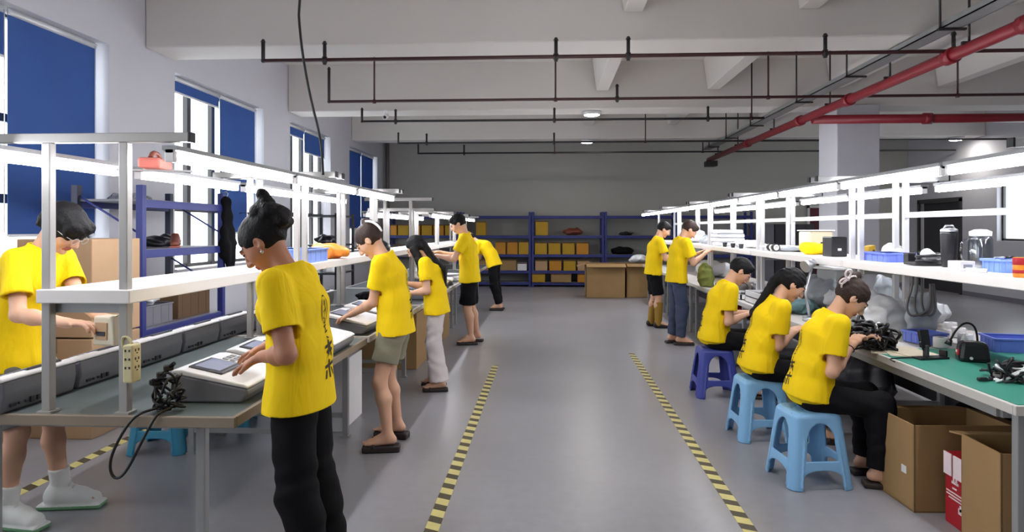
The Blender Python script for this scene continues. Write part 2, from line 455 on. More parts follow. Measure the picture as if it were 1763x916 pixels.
# ---------------------------------------------------------------- people
V = lambda *a: np.array(a, float)
def unit(v): v = np.array(v, float); return v/(np.linalg.norm(v)+1e-9)
def two_bone(a, t, l1, l2, pole):
    d = t-a; L = np.linalg.norm(d); mx = (l1+l2)*.995
    if L > mx: t = a+d/L*mx; d = t-a; L = mx
    w = d/L; x = (l1*l1-l2*l2+L*L)/(2*L); y = math.sqrt(max(l1*l1-x*x, 0))
    p = np.array(pole, float); p = p-w*p.dot(w); p = unit(p)
    return a+w*x+p*y, t
PRINT = [  # brush strokes (u to the right, v down, in units of the print height), an oval emblem, a column of small signs, two tall signs
    [(.5+.22*math.cos(a*PI/8), .17+.17*math.sin(a*PI/8)) for a in range(17)], [(.42, .12), (.5, .05), (.56, .2), (.46, .27)], [(.38, .2), (.6, .16)],
    [(.4, .27), (.55, .29), (.5, .34)], [(.4, .38), (.6, .36)], [(.5, .36), (.5, .45)], [(.4, .45), (.6, .43)], [(.42, .5), (.58, .52)],
    [(.2, .62), (.8, .58)], [(.5, .54), (.45, .72), (.2, .82)], [(.3, .68), (.75, .66)], [(.55, .6), (.7, .74), (.85, .8)],
    [(.2, .86), (.85, .83)], [(.5, .78), (.52, 1.0)], [(.3, .9), (.2, 1.0)], [(.68, .88), (.82, .98)]]
def person(label, loc, face, H=1.63, man=False, b=1.0, lean=(4, 22), bow=40, hyaw=0, hands=None, hdir=None, curl=(.35, .35), seat=None,
           feet=None, hair='bun', hcol='hair_black', legs='trousers', lcol='cloth_black', shoes='slipper', skin='skin', hem=.07, h=.006,
           fold=1.0, extras=(), palm=None, knees=None, sleeve=.66, prt=True, group=None, plat=.022, shift=(0, 0), legw=1.0):
    s = H/1.65; rz = math.radians(face-90); cr, sr = math.cos(-rz), math.sin(-rz)
    def loc_(p): x, y = p[0]-loc[0], p[1]-loc[1]; return V(x*cr-y*sr, x*sr+y*cr, p[2])
    hz = (.525*H if seat is None else seat+.10*s)
    sh_y = 0 if seat is None else 0
    pel = V(shift[0], sh_y+shift[1], hz)
    def spine(d):
        n = 12; p = pel.copy()
        for i in range(n):
            a = math.radians(lean[0]+(lean[1]-lean[0])*((i+.5)/n*d)/(.3*H)); p = p+V(0, math.sin(a), math.cos(a))*d/n
        return p
    def sdir(d): a = math.radians(lean[0]+(lean[1]-lean[0])*d/(.3*H)); return V(0, math.sin(a), math.cos(a))
    waist, chest, nb = spine(.10*H), spine(.21*H), spine(.300*H)
    shw = (.102 if man else .090)*H*b; shc = spine(.272*H)
    SH = {q: shc+V(q*shw, .01, 0) for q in (-1, 1)}
    na = math.radians(lean[1]*.55+bow*.38); head0 = nb+V(0, math.sin(na), math.cos(na))*.052*H
    g = math.radians(bow); ya = math.radians(hyaw)
    HY = V(-math.sin(ya)*math.cos(g), math.cos(ya)*math.cos(g), -math.sin(g)); HX = V(math.cos(ya), math.sin(ya), 0); HZ = np.cross(HX, HY)
    C = head0+HZ*.075*s+HY*.022*s; M = [HX, HY, HZ]
    hp = lambda x, y, z: C+s*(x*HX+y*HY+z*HZ)
    hs = s*.98
    # joints of the limbs
    l1, l2 = .172*H, .148*H
    EL, WR, HD = {}, {}, {}
    for i, q in enumerate((-1, 1)):
        t = loc_(hands[i]) if hands is not None and hands[i] is not None else SH[q]+V(q*.06, .12, -.5)
        EL[q], WR[q] = two_bone(SH[q], t, l1, l2, (q*.45, -.55, -1.0))
        fd = unit(WR[q]-EL[q])
        if hdir is not None and hdir[i] is not None: v = loc_((hdir[i][0]+loc[0], hdir[i][1]+loc[1], hdir[i][2])); fd = unit(unit(v)*.8+fd*.3)
        HD[q] = fd
    HIP = {q: pel+V(q*.051*H, 0, -.015*H) for q in (-1, 1)}
    AN, KN, FD = {}, {}, {}
    for i, q in enumerate((-1, 1)):
        if seat is None:
            f = loc_((*feet[i], 0)) if feet else V(q*.09, 0, 0)
            AN[q] = V(f[0], f[1], (.048*H+plat)); KN[q], AN[q] = two_bone(HIP[q], AN[q], .230*H, .222*H, (q*.1, 1, 0))
        else:
            AN[q] = V(q*.11, .36*s, .05*H+plat) if feet is None else loc_((*feet[i], .05*H+plat))
            KN[q], AN[q] = two_bone(HIP[q], AN[q], .228*H, .238*H, (q*.15, 1, .9))
        FD[q] = unit(V(q*.15, 1, 0))
    # ---- body
    pts = np.array([C+V(0, 0, .15), C, pel]+list(EL.values())+[WR[q]+HD[q]*.2 for q in WR]+[WR[q] for q in WR]+list(AN.values())+list(KN.values())+[SH[-1], SH[1]])
    lo = pts.min(0)-.17; hi = pts.max(0)+.17; lo[2] = max(lo[2], -.01) if lo[2] < .1 else lo[2]
    lo[2] = min(lo[2], 0-.01)
    F = Field(lo, hi, h); sb = s*b
    F.ec(pel, waist, (.15*sb, .095*s), (.12*sb, .085*s)); F.ec(waist, chest, (.12*sb, .085*s), (.135*sb, .095*s)); F.ec(chest, nb-sdir(.3*H)*.03, (.135*sb, .09*s), (.05*s, .05*s), k=.04)
    F.ec(SH[-1], SH[1], .045*s, .045*s, k=.04)
    F.ec(nb-sdir(.3*H)*.04, C-HZ*.035*s-HY*.02*s, (.054 if man else .047)*s, (.053 if man else .046)*s, k=.03)
    for q in (-1, 1):
        F.ec(SH[q], EL[q], .046*sb, .036*sb, k=.03)
        m1 = EL[q]+(WR[q]-EL[q])*.3
        F.ec(EL[q], m1, .036*sb, .038*sb, k=.02); F.ec(m1, WR[q], .038*sb, (.0265*s, .022*s), k=.02)
        F.ec(HIP[q], KN[q], .082*sb, .052*sb, k=.03)
        m2 = KN[q]+(AN[q]-KN[q])*.32-FD[q]*.012
        F.ec(KN[q], m2, .052*sb, .055*sb, k=.03); F.ec(m2, AN[q], .055*sb, .033*s, k=.03)
        heel = AN[q]-FD[q]*.03+V(0, 0, -.035*s); ball = AN[q]+FD[q]*.12*s+V(0, 0, -.052*s)
        F.ec(heel, ball, .032*s, (.042*s, .022*s), side=(1, 0, 0), k=.03); F.ec(AN[q], ball, .034*s, .024*s, k=.02)
        sd = unit(np.cross(FD[q], V(0, 0, 1)))
        for t in range(5):
            o = (t-2)*.016*s*q; ln = (.055, .05, .045, .04, .032)[t]*s
            F.ec(ball+sd*o, ball+sd*o+FD[q]*ln+V(0, 0, -.004), .0105*s, .009*s, k=.006)
    # hands
    for i, q in enumerate((-1, 1)):
        d = HD[q]; n0 = V(0, 0, -1) if palm is None or palm[i] is None else loc_((palm[i][0]+loc[0], palm[i][1]+loc[1], palm[i][2]))
        n = unit(n0-d*d.dot(n0)); l = np.cross(d, n)          # lateral
        th = -q if np.dot(np.cross(d, n), V(q, 0, 0)) > 0 else q   # thumb towards the middle of the body
        w = WR[q]
        F.ec(w-d*.01, w+d*.045*s, (.025*s, .018*s), (.036*s, .014*s), side=l, k=.015); F.ec(w+d*.045*s, w+d*.082*s, (.036*s, .014*s), (.037*s, .0115*s), side=l, k=.012)
        c = curl[i]
        for t in range(4):
            o = (t-1.5)*.0195*s; spread = (t-1.5)*.07
            ln = (.066, .075, .07, .056)[t if th < 0 else 3-t]*s
            p = w+d*(.080*s-abs(t-1.5)*.003)+l*o; a = c*.5
            for sg in (.45, .31, .24):
                dd = unit((d*math.cos(a)+n*math.sin(a))+l*spread); p2 = p+dd*ln*sg
                F.ec(p, p2, .0088*s, .0078*s, k=.005); p = p2; a += c
        p = w+d*.022*s+l*th*.024*s; dd = unit(d*.75+l*th*.75+n*.25)
        F.ec(p, p+dd*.04*s, .0125*s, .0105*s, k=.012); p = p+dd*.04*s; dd = unit(d*1.0+l*th*.25+n*.35); F.ec(p, p+dd*.032*s, .0105*s, .0085*s, k=.006)
    # head
    F.ell(hp(0, -.012, .018), np.array((.074, .094, .088))*hs, M, k=.02)
    F.ell(hp(0, .035, -.012), np.array((.064, .058, .075))*hs, M, k=.02)
    F.ec(hp(0, .03, -.03), hp(0, .062, -.088), (.056*hs, .05*hs), (.026*hs, .024*hs), side=HX, k=.025)
    for q in (-1, 1):
        F.ell(hp(q*.034, .058, -.032), np.array((.026, .026, .03))*hs, M, k=.015)
        F.ell(hp(q*.031, .1, .006), np.array((.017, .014, .011))*hs, M, k=.012, mode='s')
        F.ell(hp(q*.031, .083, .004), np.array((.013, .012, .011))*hs, M, k=.003)
        F.ell(hp(q*.076, -.006, -.012), np.array((.010, .02, .032))*hs, M, k=.006)
        F.ell(hp(q*.084, .0, -.006), np.array((.008, .01, .016))*hs, M, k=.004, mode='s')
        F.ec(hp(q*.015, .096, .022), hp(q*.045, .084, .024), .007*hs, .006*hs, k=.012)
        F.ell(hp(q*.010, .100, -.036), np.array((.009, .010, .008))*hs, M, k=.006)
    F.ec(hp(0, .091, .012), hp(0, .111, -.03), .0085*hs, .0125*hs, k=.012)
    F.ell(hp(0, .088, -.058), np.array((.022, .012, .006))*hs, M, k=.006); F.ell(hp(0, .086, -.069), np.array((.018, .012, .007))*hs, M, k=.006)
    F.ell(hp(0, .078, -.096), np.array((.018, .014, .014))*hs, M, k=.012)
    def mf(c):
        r = c-C; X = r@HX/s; Y = r@HY/s; Z = r@HZ/s; out = np.zeros(len(c), int)
        out[(np.abs(X) < .023) & (Y > .07) & (Z < -.051) & (Z > -.077)] = 1
        out[(np.hypot((np.abs(X)-.031)/.014, (Z-.004)/.006) < 1) & (Y > .05)] = 2
        out[(np.abs(np.abs(X)-.032) < .019) & (np.abs(Z-.027+(np.abs(X)-.03)*.1) < .004) & (Y > .05)] = 2
        return out
    body = field_mesh(F, 'person', [skin, 'lips', 'eye_dark'], None, (loc[0], loc[1], 0), rz, it=1, mfun=mf, label=label, cat='person', group=group)
    # ---- polo shirt
    up = sdir(.3*H); sleeve_len = sleeve
    lo = np.minimum.reduce([pel, SH[-1], SH[1], EL[-1], EL[1]])-.24; hi = np.maximum.reduce([nb, SH[-1], SH[1], EL[-1], EL[1]])+.16; lo[2] = pel[2]-hem*s-.04
    F = Field(lo, hi, h)
    d0 = sdir(0); hb = pel-d0*hem*s
    if seat is not None: F.ell(pel+V(0, -.008, .01), (.180*sb, .125*s, .13*s), k=.04)
    F.ec(hb, waist, (.206*sb, .138*s), (.162*sb, .114*s), flata=True, k=.03)
    F.ec(waist, chest, (.158*sb, .112*s), (.160*sb, .114*s), k=.04)
    F.ec(chest, nb-up*.045*s, (.160*sb, .112*s), (.075*s, .072*s), k=.045)
    F.ec(SH[-1]*.92+shc*.08-up*.01, SH[1]*.92+shc*.08-up*.01, .060*s, .060*s, k=.04)
    if not man:
        for q in (-1, 1): F.ell(spine(.205*H)+V(q*.07*s, .075*s, 0), (.06*s, .048*s, .055*s), k=.05)
    for q in (-1, 1):
        e = SH[q]+(EL[q]-SH[q])*sleeve_len
        F.ec(SH[q], e, .059*sb, .068*sb, flatb=True, k=.03)
    F.ec(nb-up*.04, nb+up*.016+V(0, .0, 0), (.072*s, .070*s), (.066*s, .066*s), flatb=True, k=.012)
    fa = .0070*fold
    F.add(lambda x, y, z: fa*((1-np.abs(np.sin(15*x+9*y+2.2*np.sin(3.2*z+1)+H*40)))*1.5*np.clip(.75+.6*np.sin(3.6*z+6*x+2), 0, 1.3)-.2
                             +.55*(1-np.abs(np.sin(14*z-9*x+5*y+1.5*np.sin(7*x+3*y))))*np.clip(.4+.8*np.sin(4.1*z-5*y), 0, 1))*-1)
    F.ec(nb-up*.01, nb+up*.06*s, (.057*s, .055*s), (.060*s, .060*s), flata=True, k=.005, mode='s')
    for q in (-1, 1):
        w = unit(EL[q]-SH[q]); e = SH[q]+(EL[q]-SH[q])*sleeve_len
        F.ec(e-w*.03, e+w*.04, .056*sb, .061*sb, flata=True, flatb=True, k=.006, mode='s')
    F.ec(hb-d0*.03, hb+d0*.012, (.192*sb, .124*s), (.190*sb, .122*s), flatb=True, k=.004, mode='s') if seat is None else None
    shirt = field_mesh(F, 'polo_shirt', 'yellow', body, it=2)
    if prt:
        me = shirt.data; bv = BVHTree.FromPolygons([v.co for v in me.vertices], [p.vertices[:] for p in me.polygons])
        top = spine(.235*H); hgt = .34*s; wd = .125*s; mb = MB()
        for st in PRINT:
            P = []
            for a, c2 in zip(st, st[1:]):
                for t in range(4): P.append((a[0]+(c2[0]-a[0])*t/4, a[1]+(c2[1]-a[1])*t/4))
            P.append(st[-1]); big = st[0][1] > .53; prev = None
            for j, (u, v) in enumerate(P):
                du, dv = (P[min(j+1, len(P)-1)][0]-P[max(j-1, 0)][0])*wd, (P[min(j+1, len(P)-1)][1]-P[max(j-1, 0)][1])*hgt
                L = math.hypot(du, dv)+1e-6; wv = (.0065 if big else .003)*s; cur = []
                for e in (-1, 1):
                    uu = (u-.5)*wd-dv/L*wv*e; zz = top[2]-v*hgt-du/L*wv*e*-1
                    hit = bv.ray_cast(Vector((uu, -2, zz)), Vector((0, 1, 0)))
                    cur.append(hit[0]+Vector((0, -.0025, 0)) if hit[0] else None)
                if prev and None not in prev and None not in cur: mb.quad([prev[0], prev[1], cur[1], cur[0]])
                prev = cur
        mb.build('back_print', 'print', shirt)
    # ---- legs
    lw = legw
    lo = np.minimum.reduce([pel, KN[-1], KN[1], AN[-1], AN[1]])-.2; hi = np.maximum.reduce([pel, KN[-1], KN[1], AN[-1], AN[1]])+.2; lo[2] = 0; hi[2] = max(hz, KN[1][2])+.13
    F = Field(lo, hi, h)
    F.ell(pel+V(0, -.005, -.01), (.155*sb, .106*s, .10*s), k=.02)
    for q in (-1, 1):
        if legs == 'shorts':
            e = HIP[q]+(KN[q]-HIP[q])*.62; F.ec(HIP[q], e, (.092*sb, .095*s), (.092*sb*lw, .096*s*lw), flatb=True, k=.02)
        elif legs == 'long_shorts':
            e = KN[q]*.92+HIP[q]*.08; F.ec(HIP[q], e, (.092*sb, .095*s), (.088*sb*lw, .09*s*lw), flatb=True, k=.02)
        else:
            F.ec(HIP[q], KN[q], .089*sb, .076*sb*lw, k=.025)
            e = AN[q]+(KN[q]-AN[q])*(.03 if legs == 'trousers' else .0)
            F.ec(KN[q], e, .074*sb*lw, (.062 if legs == 'trousers' else .10)*sb*lw, flatb=True, k=.03)
            mc = KN[q]+(AN[q]-KN[q])*.3-FD[q]*.016; F.ec(KN[q]-FD[q]*.006, mc, .068*sb, .068*sb, k=.03)
    if seat is None: F.cut(pel+V(0, 0, .01), (0, 0, 1))
    F.add(lambda x, y, z: .0028*np.sin(26*x+30*y+7*np.sin(12*z))+.002*np.sin(33*z+20*x))
    field_mesh(F, 'shorts' if 'shorts' in legs else 'trousers', lcol, body, it=2)
    # ---- shoes
    for q in (-1, 1):
        d = FD[q]; sd = unit(np.cross(d, V(0, 0, 1))); base = AN[q]*V(1, 1, 0); Mf = [sd, d, V(0, 0, 1)]
        F = Field(base-.24, base+V(.24, .24, .24), max(h*.8, .005))
        if shoes == 'slipper':
            F.boxf(base+d*.045*s+V(0, 0, (plat+.012)/2), (.046*s, .13*s, (plat+.012)/2), .012, Mf)
            F.ec(base+d*.1*s-sd*.04*s+V(0, 0, plat+.01), base+d*.1*s+V(0, 0, plat+.055*s), .011, .011, k=.006); F.ec(base+d*.1*s+sd*.04*s+V(0, 0, plat+.01), base+d*.1*s+V(0, 0, plat+.055*s), .011, .011, k=.006)
            F.cut((0, 0, .002), (0, 0, -1)); field_mesh(F, 'slipper', 'slipper', body)
        elif shoes == 'sneaker':
            F.ec(base-d*.035+V(0, 0, .065), base+d*.158*s+V(0, 0, .042), (.048*s, .055*s), (.048*s, .040*s), side=sd, k=.03)
            F.ec(base-d*.01+V(0, 0, .07), base+V(0, 0, .145*s), .048*s, .046*s, flatb=True, k=.03); F.ec(base+V(0, 0, .08), base+d*.1*s+V(0, 0, .07), .046*s, .036*s, k=.03); F.boxf(base+d*.055*s+V(0, 0, .016), (.05*s, .155*s, .016), .012, Mf, k=.01)
            F.cut((0, 0, .002), (0, 0, -1))
            sh = field_mesh(F, 'sneaker', ['white_shoe', 'green_sole'], body, mfun=lambda c: (c[:, 2] < .022))
            lace = MB()
            for t in range(4):
                c = base+d*(.05+.02*t)*s+V(0, 0, (.126-.012*t)*s); lace.tube([c-sd*.024*s+V(0, 0, -.006), c+V(0, 0, .004), c+sd*.024*s+V(0, 0, -.006)], .0028, 6)
            lace.build('laces', 'cable_white', sh)
            F = Field(AN[q]-.1, AN[q]+V(.1, .1, .2), h); F.ec(AN[q]-V(0, 0, .02), AN[q]+(KN[q]-AN[q])*.28, .043*s, .048*s, flatb=True, k=.01); field_mesh(F, 'sock', 'sock', body)
        elif shoes == 'boot':
            F.ec(base-d*.03+V(0, 0, .05), base+d*.12*s+V(0, 0, .034), (.044*s, .05*s), (.046*s, .034*s), side=sd, k=.03); F.cut((0, 0, .002), (0, 0, -1)); field_mesh(F, 'shoe', 'slipper', body)
            F = Field(AN[q]-.12, AN[q]+V(.12, .12, .45), h); F.ec(AN[q]-V(0, 0, .04), AN[q]+(KN[q]-AN[q])*.8, .052*s, .066*s, flatb=True, k=.01); field_mesh(F, 'gaiter', 'mustard', body)
        else:
            F.ec(base-d*.03+V(0, 0, .045), base+d*.12*s+V(0, 0, .032), (.043*s, .045*s), (.045*s, .032*s), side=sd, k=.03); F.cut((0, 0, .002), (0, 0, -1)); field_mesh(F, 'shoe', shoes, body)
    # ---- hair
    lo = hp(0, 0, 0)-.3; hi = hp(0, 0, 0)+.22
    if hair in ('long', 'ponytail', 'tail'): lo[2] -= .35
    F = Field(lo, hi, min(h, .005) if h < .007 else h)
    cap = (.083, .105, .100)
    F.ell(hp(0, -.014, .022), np.array(cap)*hs, M)
    if hair == 'fringe':
        F.ell(hp(0, -.01, .02), np.array((.090, .112, .106))*hs, M, k=.01)
        F.ec(hp(-.05, .07, .055), hp(.05, .07, .055), .034*hs, .034*hs, k=.03)
        for t in range(7): x = -.066+.022*t; F.ec(hp(x, .075-.25*abs(x), .05), hp(x*1.08, .094-.3*abs(x), .004-.01*(t % 2)), .017*hs, .009*hs, k=.012)
        F.ec(hp(0, -.07, 0), hp(0, -.085, -.07), (.07*hs, .035*hs), (.05*hs, .02*hs), side=HX, k=.03)
        F.ell(hp(0, .1, -.055), np.array((.07, .07, .055))*hs, M, k=.01, mode='s')
    else:
        F.ell(hp(0, .098, -.032), np.array((.070, .075, .082))*hs, M, k=.02, mode='s')
    for q in (-1, 1):
        F.ell(hp(q*.09, .01, -.034), np.array((.03, .036, .034))*hs, M, k=.01, mode='s')
    if hair != 'long': F.ell(hp(0, -.045, -.125), np.array((.12, .075, .07))*hs, M, k=.02, mode='s')
    if man and hair == 'short': F.ec(hp(-.04, .058, .075), hp(.04, .058, .075), .022*hs, .022*hs, k=.03)
    if hair == 'bun':
        F.ell(hp(0, -.085, .055), (.064*hs, .06*hs, .066*hs), M, k=.03)
        for a, r in (((0, -.095, .10), .044), ((.03, -.12, .065), .034), ((-.032, -.118, .068), .036), ((0, -.135, .03), .040), ((.02, -.085, .115), .024), ((-.03, -.13, .0), .030), ((.035, -.125, .0), .028), ((-.035, -.075, .105), .024)): F.ell(hp(*a), (r*hs, r*hs*.9, r*hs), M, k=.02)
        F.ec(hp(0, -.125, .10), hp(.0, -.135, .148), .028*hs, .026*hs, k=.015)
        F.ec(hp(-.02, -.05, .12), hp(-.035, -.02, .145), .006*hs, .003*hs, k=.006)
    if hair == 'clip':
        for a, r in (((0, -.085, .085), .034), ((.01, -.10, .04), .036), ((0, -.075, .12), .024)): F.ell(hp(*a), (r*hs, r*hs, r*hs), M, k=.015)
    if hair in ('long',):
        bk = nb-V(0, .0, 0)
        p1 = hp(0, -.075, -.04); p2 = V(0, nb[1]-.085*s, nb[2]-.03); p3 = V(.0, chest[1]-.15*s, chest[2]+.02); p4 = p3+V(0, -.005, -.16)
        F.ec(p1, p2, (.078*hs, .04*hs), (.085*hs, .035*hs), k=.03); F.ec(p2, p3, (.085*hs, .035*hs), (.075*hs, .022*hs), k=.03); F.ec(p3, p4, (.075*hs, .022*hs), (.045*hs, .010*hs), k=.03)
        for q in (-1, 1):
            a = hp(q*.078, .02, .0); c2 = V(q*.085, nb[1]+.045, nb[2]-.02); e = V(q*.095, chest[1]+.09, chest[2]-.03)
            F.ec(a, c2, (.018, .04), (.02, .04), k=.02); F.ec(c2, e, (.02, .035), (.015, .022), k=.02)
    if hair == 'ponytail':
        p1 = hp(0, -.10, .02); p2 = p1+V(-.02, -.05, -.06); p3 = V(-.03, min(p2[1], chest[1]-.15*s)+.05, nb[2]-.10); p4 = p3+V(0, .02, -.2)
        F.ell(hp(0, -.09, .01), (.05*hs, .035*hs, .05*hs), M); F.ec(p1, p2, .03*hs, .034*hs); F.ec(p2, p3, .036*hs, .034*hs); F.ec(p3, p4, .034*hs, .012*hs)
    F.add(lambda x, y, z: (.0016 if h > .007 else .0022)*np.sin(95*x+8*np.sin(17*z+9*y))*np.cos(60*y+20*x))
    hr = field_mesh(F, 'hair', hcol, body, it=1)
    # ---- small extras
    for ex in extras:
        mb = MB()
        if ex == 'glasses':
            for q in (-1, 1):
                mb.tube([hp(q*(.034)+.021*math.cos(a*PI/6), .110, .002+.017*math.sin(a*PI/6)) for a in range(12)], .0016, 6, closed=True)
                mb.tube([hp(q*.055, .108, .008), hp(q*.078, .06, .006), hp(q*.082, -.005, .004)], .0016, 6)
            mb.tube([hp(-.013, .11, .004), hp(0, .113, .008), hp(.013, .11, .004)], .0016, 6); mb.build('glasses', 'silver', body)
        if ex == 'earring':
            for q in (-1, 1): mb.ball(hp(q*.087, .004, -.05), .007, sub=2); mb.tube([hp(q*.084, .002, -.038), hp(q*.087, .004, -.048)], .0015, 6)
            mb.build('earring', 'silver', body)
        if ex == 'clip':
            mb.tube([hp(-.03, -.085, .108), hp(-.04, -.112, .08), hp(-.044, -.126, .045), hp(-.044, -.128, .005), hp(-.04, -.118, -.03)], [.007, .009, .0095, .009, .006], 10, smooth_path=1); mb.build('hair_clip', 'white_plastic', body)
        if ex == 'bow':
            c = hp(.052, -.112, .055); U = HX*.55*s+HY*-.8*s; Wv = HZ*1.25*s
            for a0, ln, r in ((.5, .055, .02), (PI-.5, .055, .02), (-1.2, .05, .015), (-1.95, .055, .015)):
                dd = U*math.cos(a0)*1.2+Wv*math.sin(a0); ee = -U*math.sin(a0)*1.2+Wv*math.cos(a0)
                mb.tube([c+dd*ln*t+ee*r*w2 for t, w2 in ((0, 0), (.35, .8), (.8, .9), (1, 0), (.8, -.9), (.35, -.8))], .0055, 8, closed=True, smooth_path=1)
            mb.ball(c, .011); mb.build('bow_clip', 'pink_white', body)
        if ex == 'band':
            mb.tube([hp(.084*math.cos(a*PI/10), -.01+.0*a, .02+.102*math.sin(a*PI/10)) for a in range(11)], .005, 8); mb.build('hair_band', 'white_plastic', body)
        if ex == 'bracelet':
            q = 1; d = unit(WR[q]-EL[q]); u = unit(np.cross(d, V(0, 0, 1))); w = np.cross(d, u); c = WR[q]-d*.03
            mb.tube([c+(u*math.cos(a*PI/8)+w*math.sin(a*PI/8))*.031*s for a in range(16)], .003, 6, closed=True); mb.build('bracelet', 'bracelet', body)
        if ex == 'cap':
            pass
    return body

# ---------------------------------------------------------------- the hall
XL, XR, YB, YF, ZC, ZB = -4.45, 9.4, 18.0, -5.0, 4.3, 3.5
def struct(mb, name, m=None, **k): o = mb.build(name, m, **k); o['kind'] = 'structure'; return o
struct(MB().span((XL-.3, YF, -.1), (XR+.2, YB+.2, 0)), 'floor', 'floor')
struct(MB().span((XL-.3, YF, ZC), (XR+.2, YB+.2, ZC+.15)), 'ceiling', 'ceiling')
WIN = [(-2.8, -.35), (.65, 3.1), (4.1, 6.55), (7.74, 10.25), (11.3, 13.45), (14.75, 17.2)]
WZ0, WZ1, REC = 1.0, 3.37, .26
mb = MB()
mb.span((XL-REC, YF, 0), (XL, WIN[0][0], ZC))
for i, (a, b) in enumerate(WIN):
    mb.span((XL-REC, a, 0), (XL, b, WZ0)); mb.span((XL-REC, a, WZ1), (XL, b, ZC))
    nx = WIN[i+1][0] if i < 5 else YB+.2
    mb.span((XL-REC, b, 0), (XL, nx, ZC))
struct(mb, 'wall_left', 'wall')
struct(MB().span((XL-REC, YB, 0), (XR+.2, YB+.2, ZC)), 'wall_back', 'back_wall')
struct(MB().span((XL-REC, YF-.2, 0), (XR+.2, YF, ZC)), 'wall_front', 'wall')
# right wall with a doorway and a window
RD = (15.8, 17.45, 0, 2.15); RWN = (12.2, 14.55, 1.25, 2.55)
mb = MB(); mb.span((XR, YF, 0), (XR+.2, RWN[0], ZC)); mb.span((XR, RWN[0], 0), (XR+.2, RWN[1], RWN[2])); mb.span((XR, RWN[0], RWN[3]), (XR+.2, RWN[1], ZC))
mb.span((XR, RWN[1], 0), (XR+.2, RD[0], ZC)); mb.span((XR, RD[0], RD[3]), (XR+.2, RD[1], ZC)); mb.span((XR, RD[1], 0), (XR+.2, YB, ZC))
struct(mb, 'wall_right', 'wall')
d = empty('door_1', (XR, 0, 0), kind='structure')
mb = MB(); mb.span((-.03, RD[0]-.08, 0), (.02, RD[0], 2.2)).span((-.03, RD[1], 0), (.02, RD[1]+.08, 2.2)).span((-.03, RD[0]-.08, 2.13), (.02, RD[1]+.08, 2.23)); mb.build('door_frame', 'dark_frame', d)
MB().span((.10, RD[0], 0), (.14, RD[1], 2.14)).build('door_panel', 'cabinet_dark', d); MB().span((.08, RD[0]+.1, .95), (.10, RD[0]+.14, 1.15), m=None).build('door_handle', 'silver', d)
d = empty('door_2', (0, YB, 0), kind='structure')
MB().span((6.86, -.05, 0), (7.75, -.01, 2.05), .006).build('door_panel', 'maroon', d); mb = MB(); mb.span((6.8, -.06, 0), (6.86, 0, 2.11)).span((7.75, -.06, 0), (7.81, 0, 2.11)).span((6.8, -.06, 2.05), (7.81, 0, 2.11)); mb.build('door_frame', 'frame_white', d)
MB().cyl((6.95, -.09, 1.0), (6.95, -.05, 1.0), .02).build('door_handle', 'silver', d)
# windows: dark frame, panes
def window(n, x, y0, y1, z0, z1, mull, sgn=-1):
    w = empty('window_%d' % n, (x, 0, 0), kind='structure'); f = MB(); t = .05
    f.span((-t, y0, z0), (0, y1, z0+t)).span((-t, y0, z1-t), (0, y1, z1)).span((-t, y0, z0), (0, y0+t, z1)).span((-t, y1-t, z0), (0, y1, z1))
    for m in mull: f.span((-t, m-.045, z0), (.01, m+.045, z1))
    f.span((-t, y0, z0+.72), (.005, y1, z0+.80)).span((-t, y0, z1-.95), (.005, y1, z1-.88)) if sgn < 0 else None
    f.build('window_frame', 'dark_frame', w)
    ys = [y0]+list(mull)+[y1]
    for a, b in zip(ys, ys[1:]): MB().span((-.03, a+.03, z0+.03), (-.024, b-.03, z1-.03)).build('pane', 'glass', w)
    MB().span((.0, y0, z0-.0), (REC-.02, y1, z0+.012) if sgn < 0 else (-.02, y1, z0+.02)).build('window_sill', 'shelf_white', w)
for i, (a, b) in enumerate(WIN): window((6, 7, 1, 2, 3, 4)[i], XL-REC+.05, a, b, WZ0, WZ1, [a+(b-a)*.27, a+(b-a)*.52, a+(b-a)*.77])
window(5, XR+.15, RWN[0], RWN[1], RWN[2], RWN[3], [12.9, 13.75], 1)
# neighbouring building seen pale through the near window
o = empty('building', (-18, 9, -1), label='pale washed-out building facade outside the left windows', cat='building')
f = MB().span((-.5, -6, -3), (0, 9, 3.0)).build('facade', 'outside_grey', o)
for r in range(3):
    for c in range(6): MB().span((0, -5+c*2.3, -2+r*1.7), (.04, -4+c*2.3, -1+r*1.7)).build('window', 'cabinet_grey', f)
# ceiling beams, ribs and pillar
for k, (a, b) in enumerate([(-1.2, -.7), (3.1, 3.6), (7.15, 7.7), (11.2, 11.75), (14.9, 15.4)]):
    struct(MB().span((XL, a, ZB), (XR, b, ZC+.02), .02), 'ceiling_beam', 'ceiling')
for x in (.80, 2.62, 4.6, 6.3):
    for a, b in ((3.62, 7.14), (7.72, 11.18), (11.77, 14.88), (15.42, YB)): struct(MB().prism([(x, 3.80), (x+.2, 3.80), (x+.27, ZC+.01), (x-.07, ZC+.01)], a, b, 'y', bev=.01), 'ceiling_rib', 'ceiling')
struct(MB().span((4.68, 11.12, 0), (5.36, 11.85, ZB+.02), .015), 'pillar', 'wall')
struct(MB().span((XL, YB-.02, 0), (XR, YB, .1)), 'baseboard_back', 'cabinet_grey'); struct(MB().span((XR-.015, YF, 0), (XR, RD[0]-.1, .1)), 'baseboard_right', 'cabinet_grey')
tag(MB().cyl((XL+.12, 17.8, 0), (XL+.12, 17.8, ZC), .055).cyl((XL+.12, 17.8, 1.9), (XL+.12, 17.8, 2.0), .065).build('drain_pipe', 'cable_grey'), 'grey-brown vertical drain pipe in the far left corner', 'pipe')

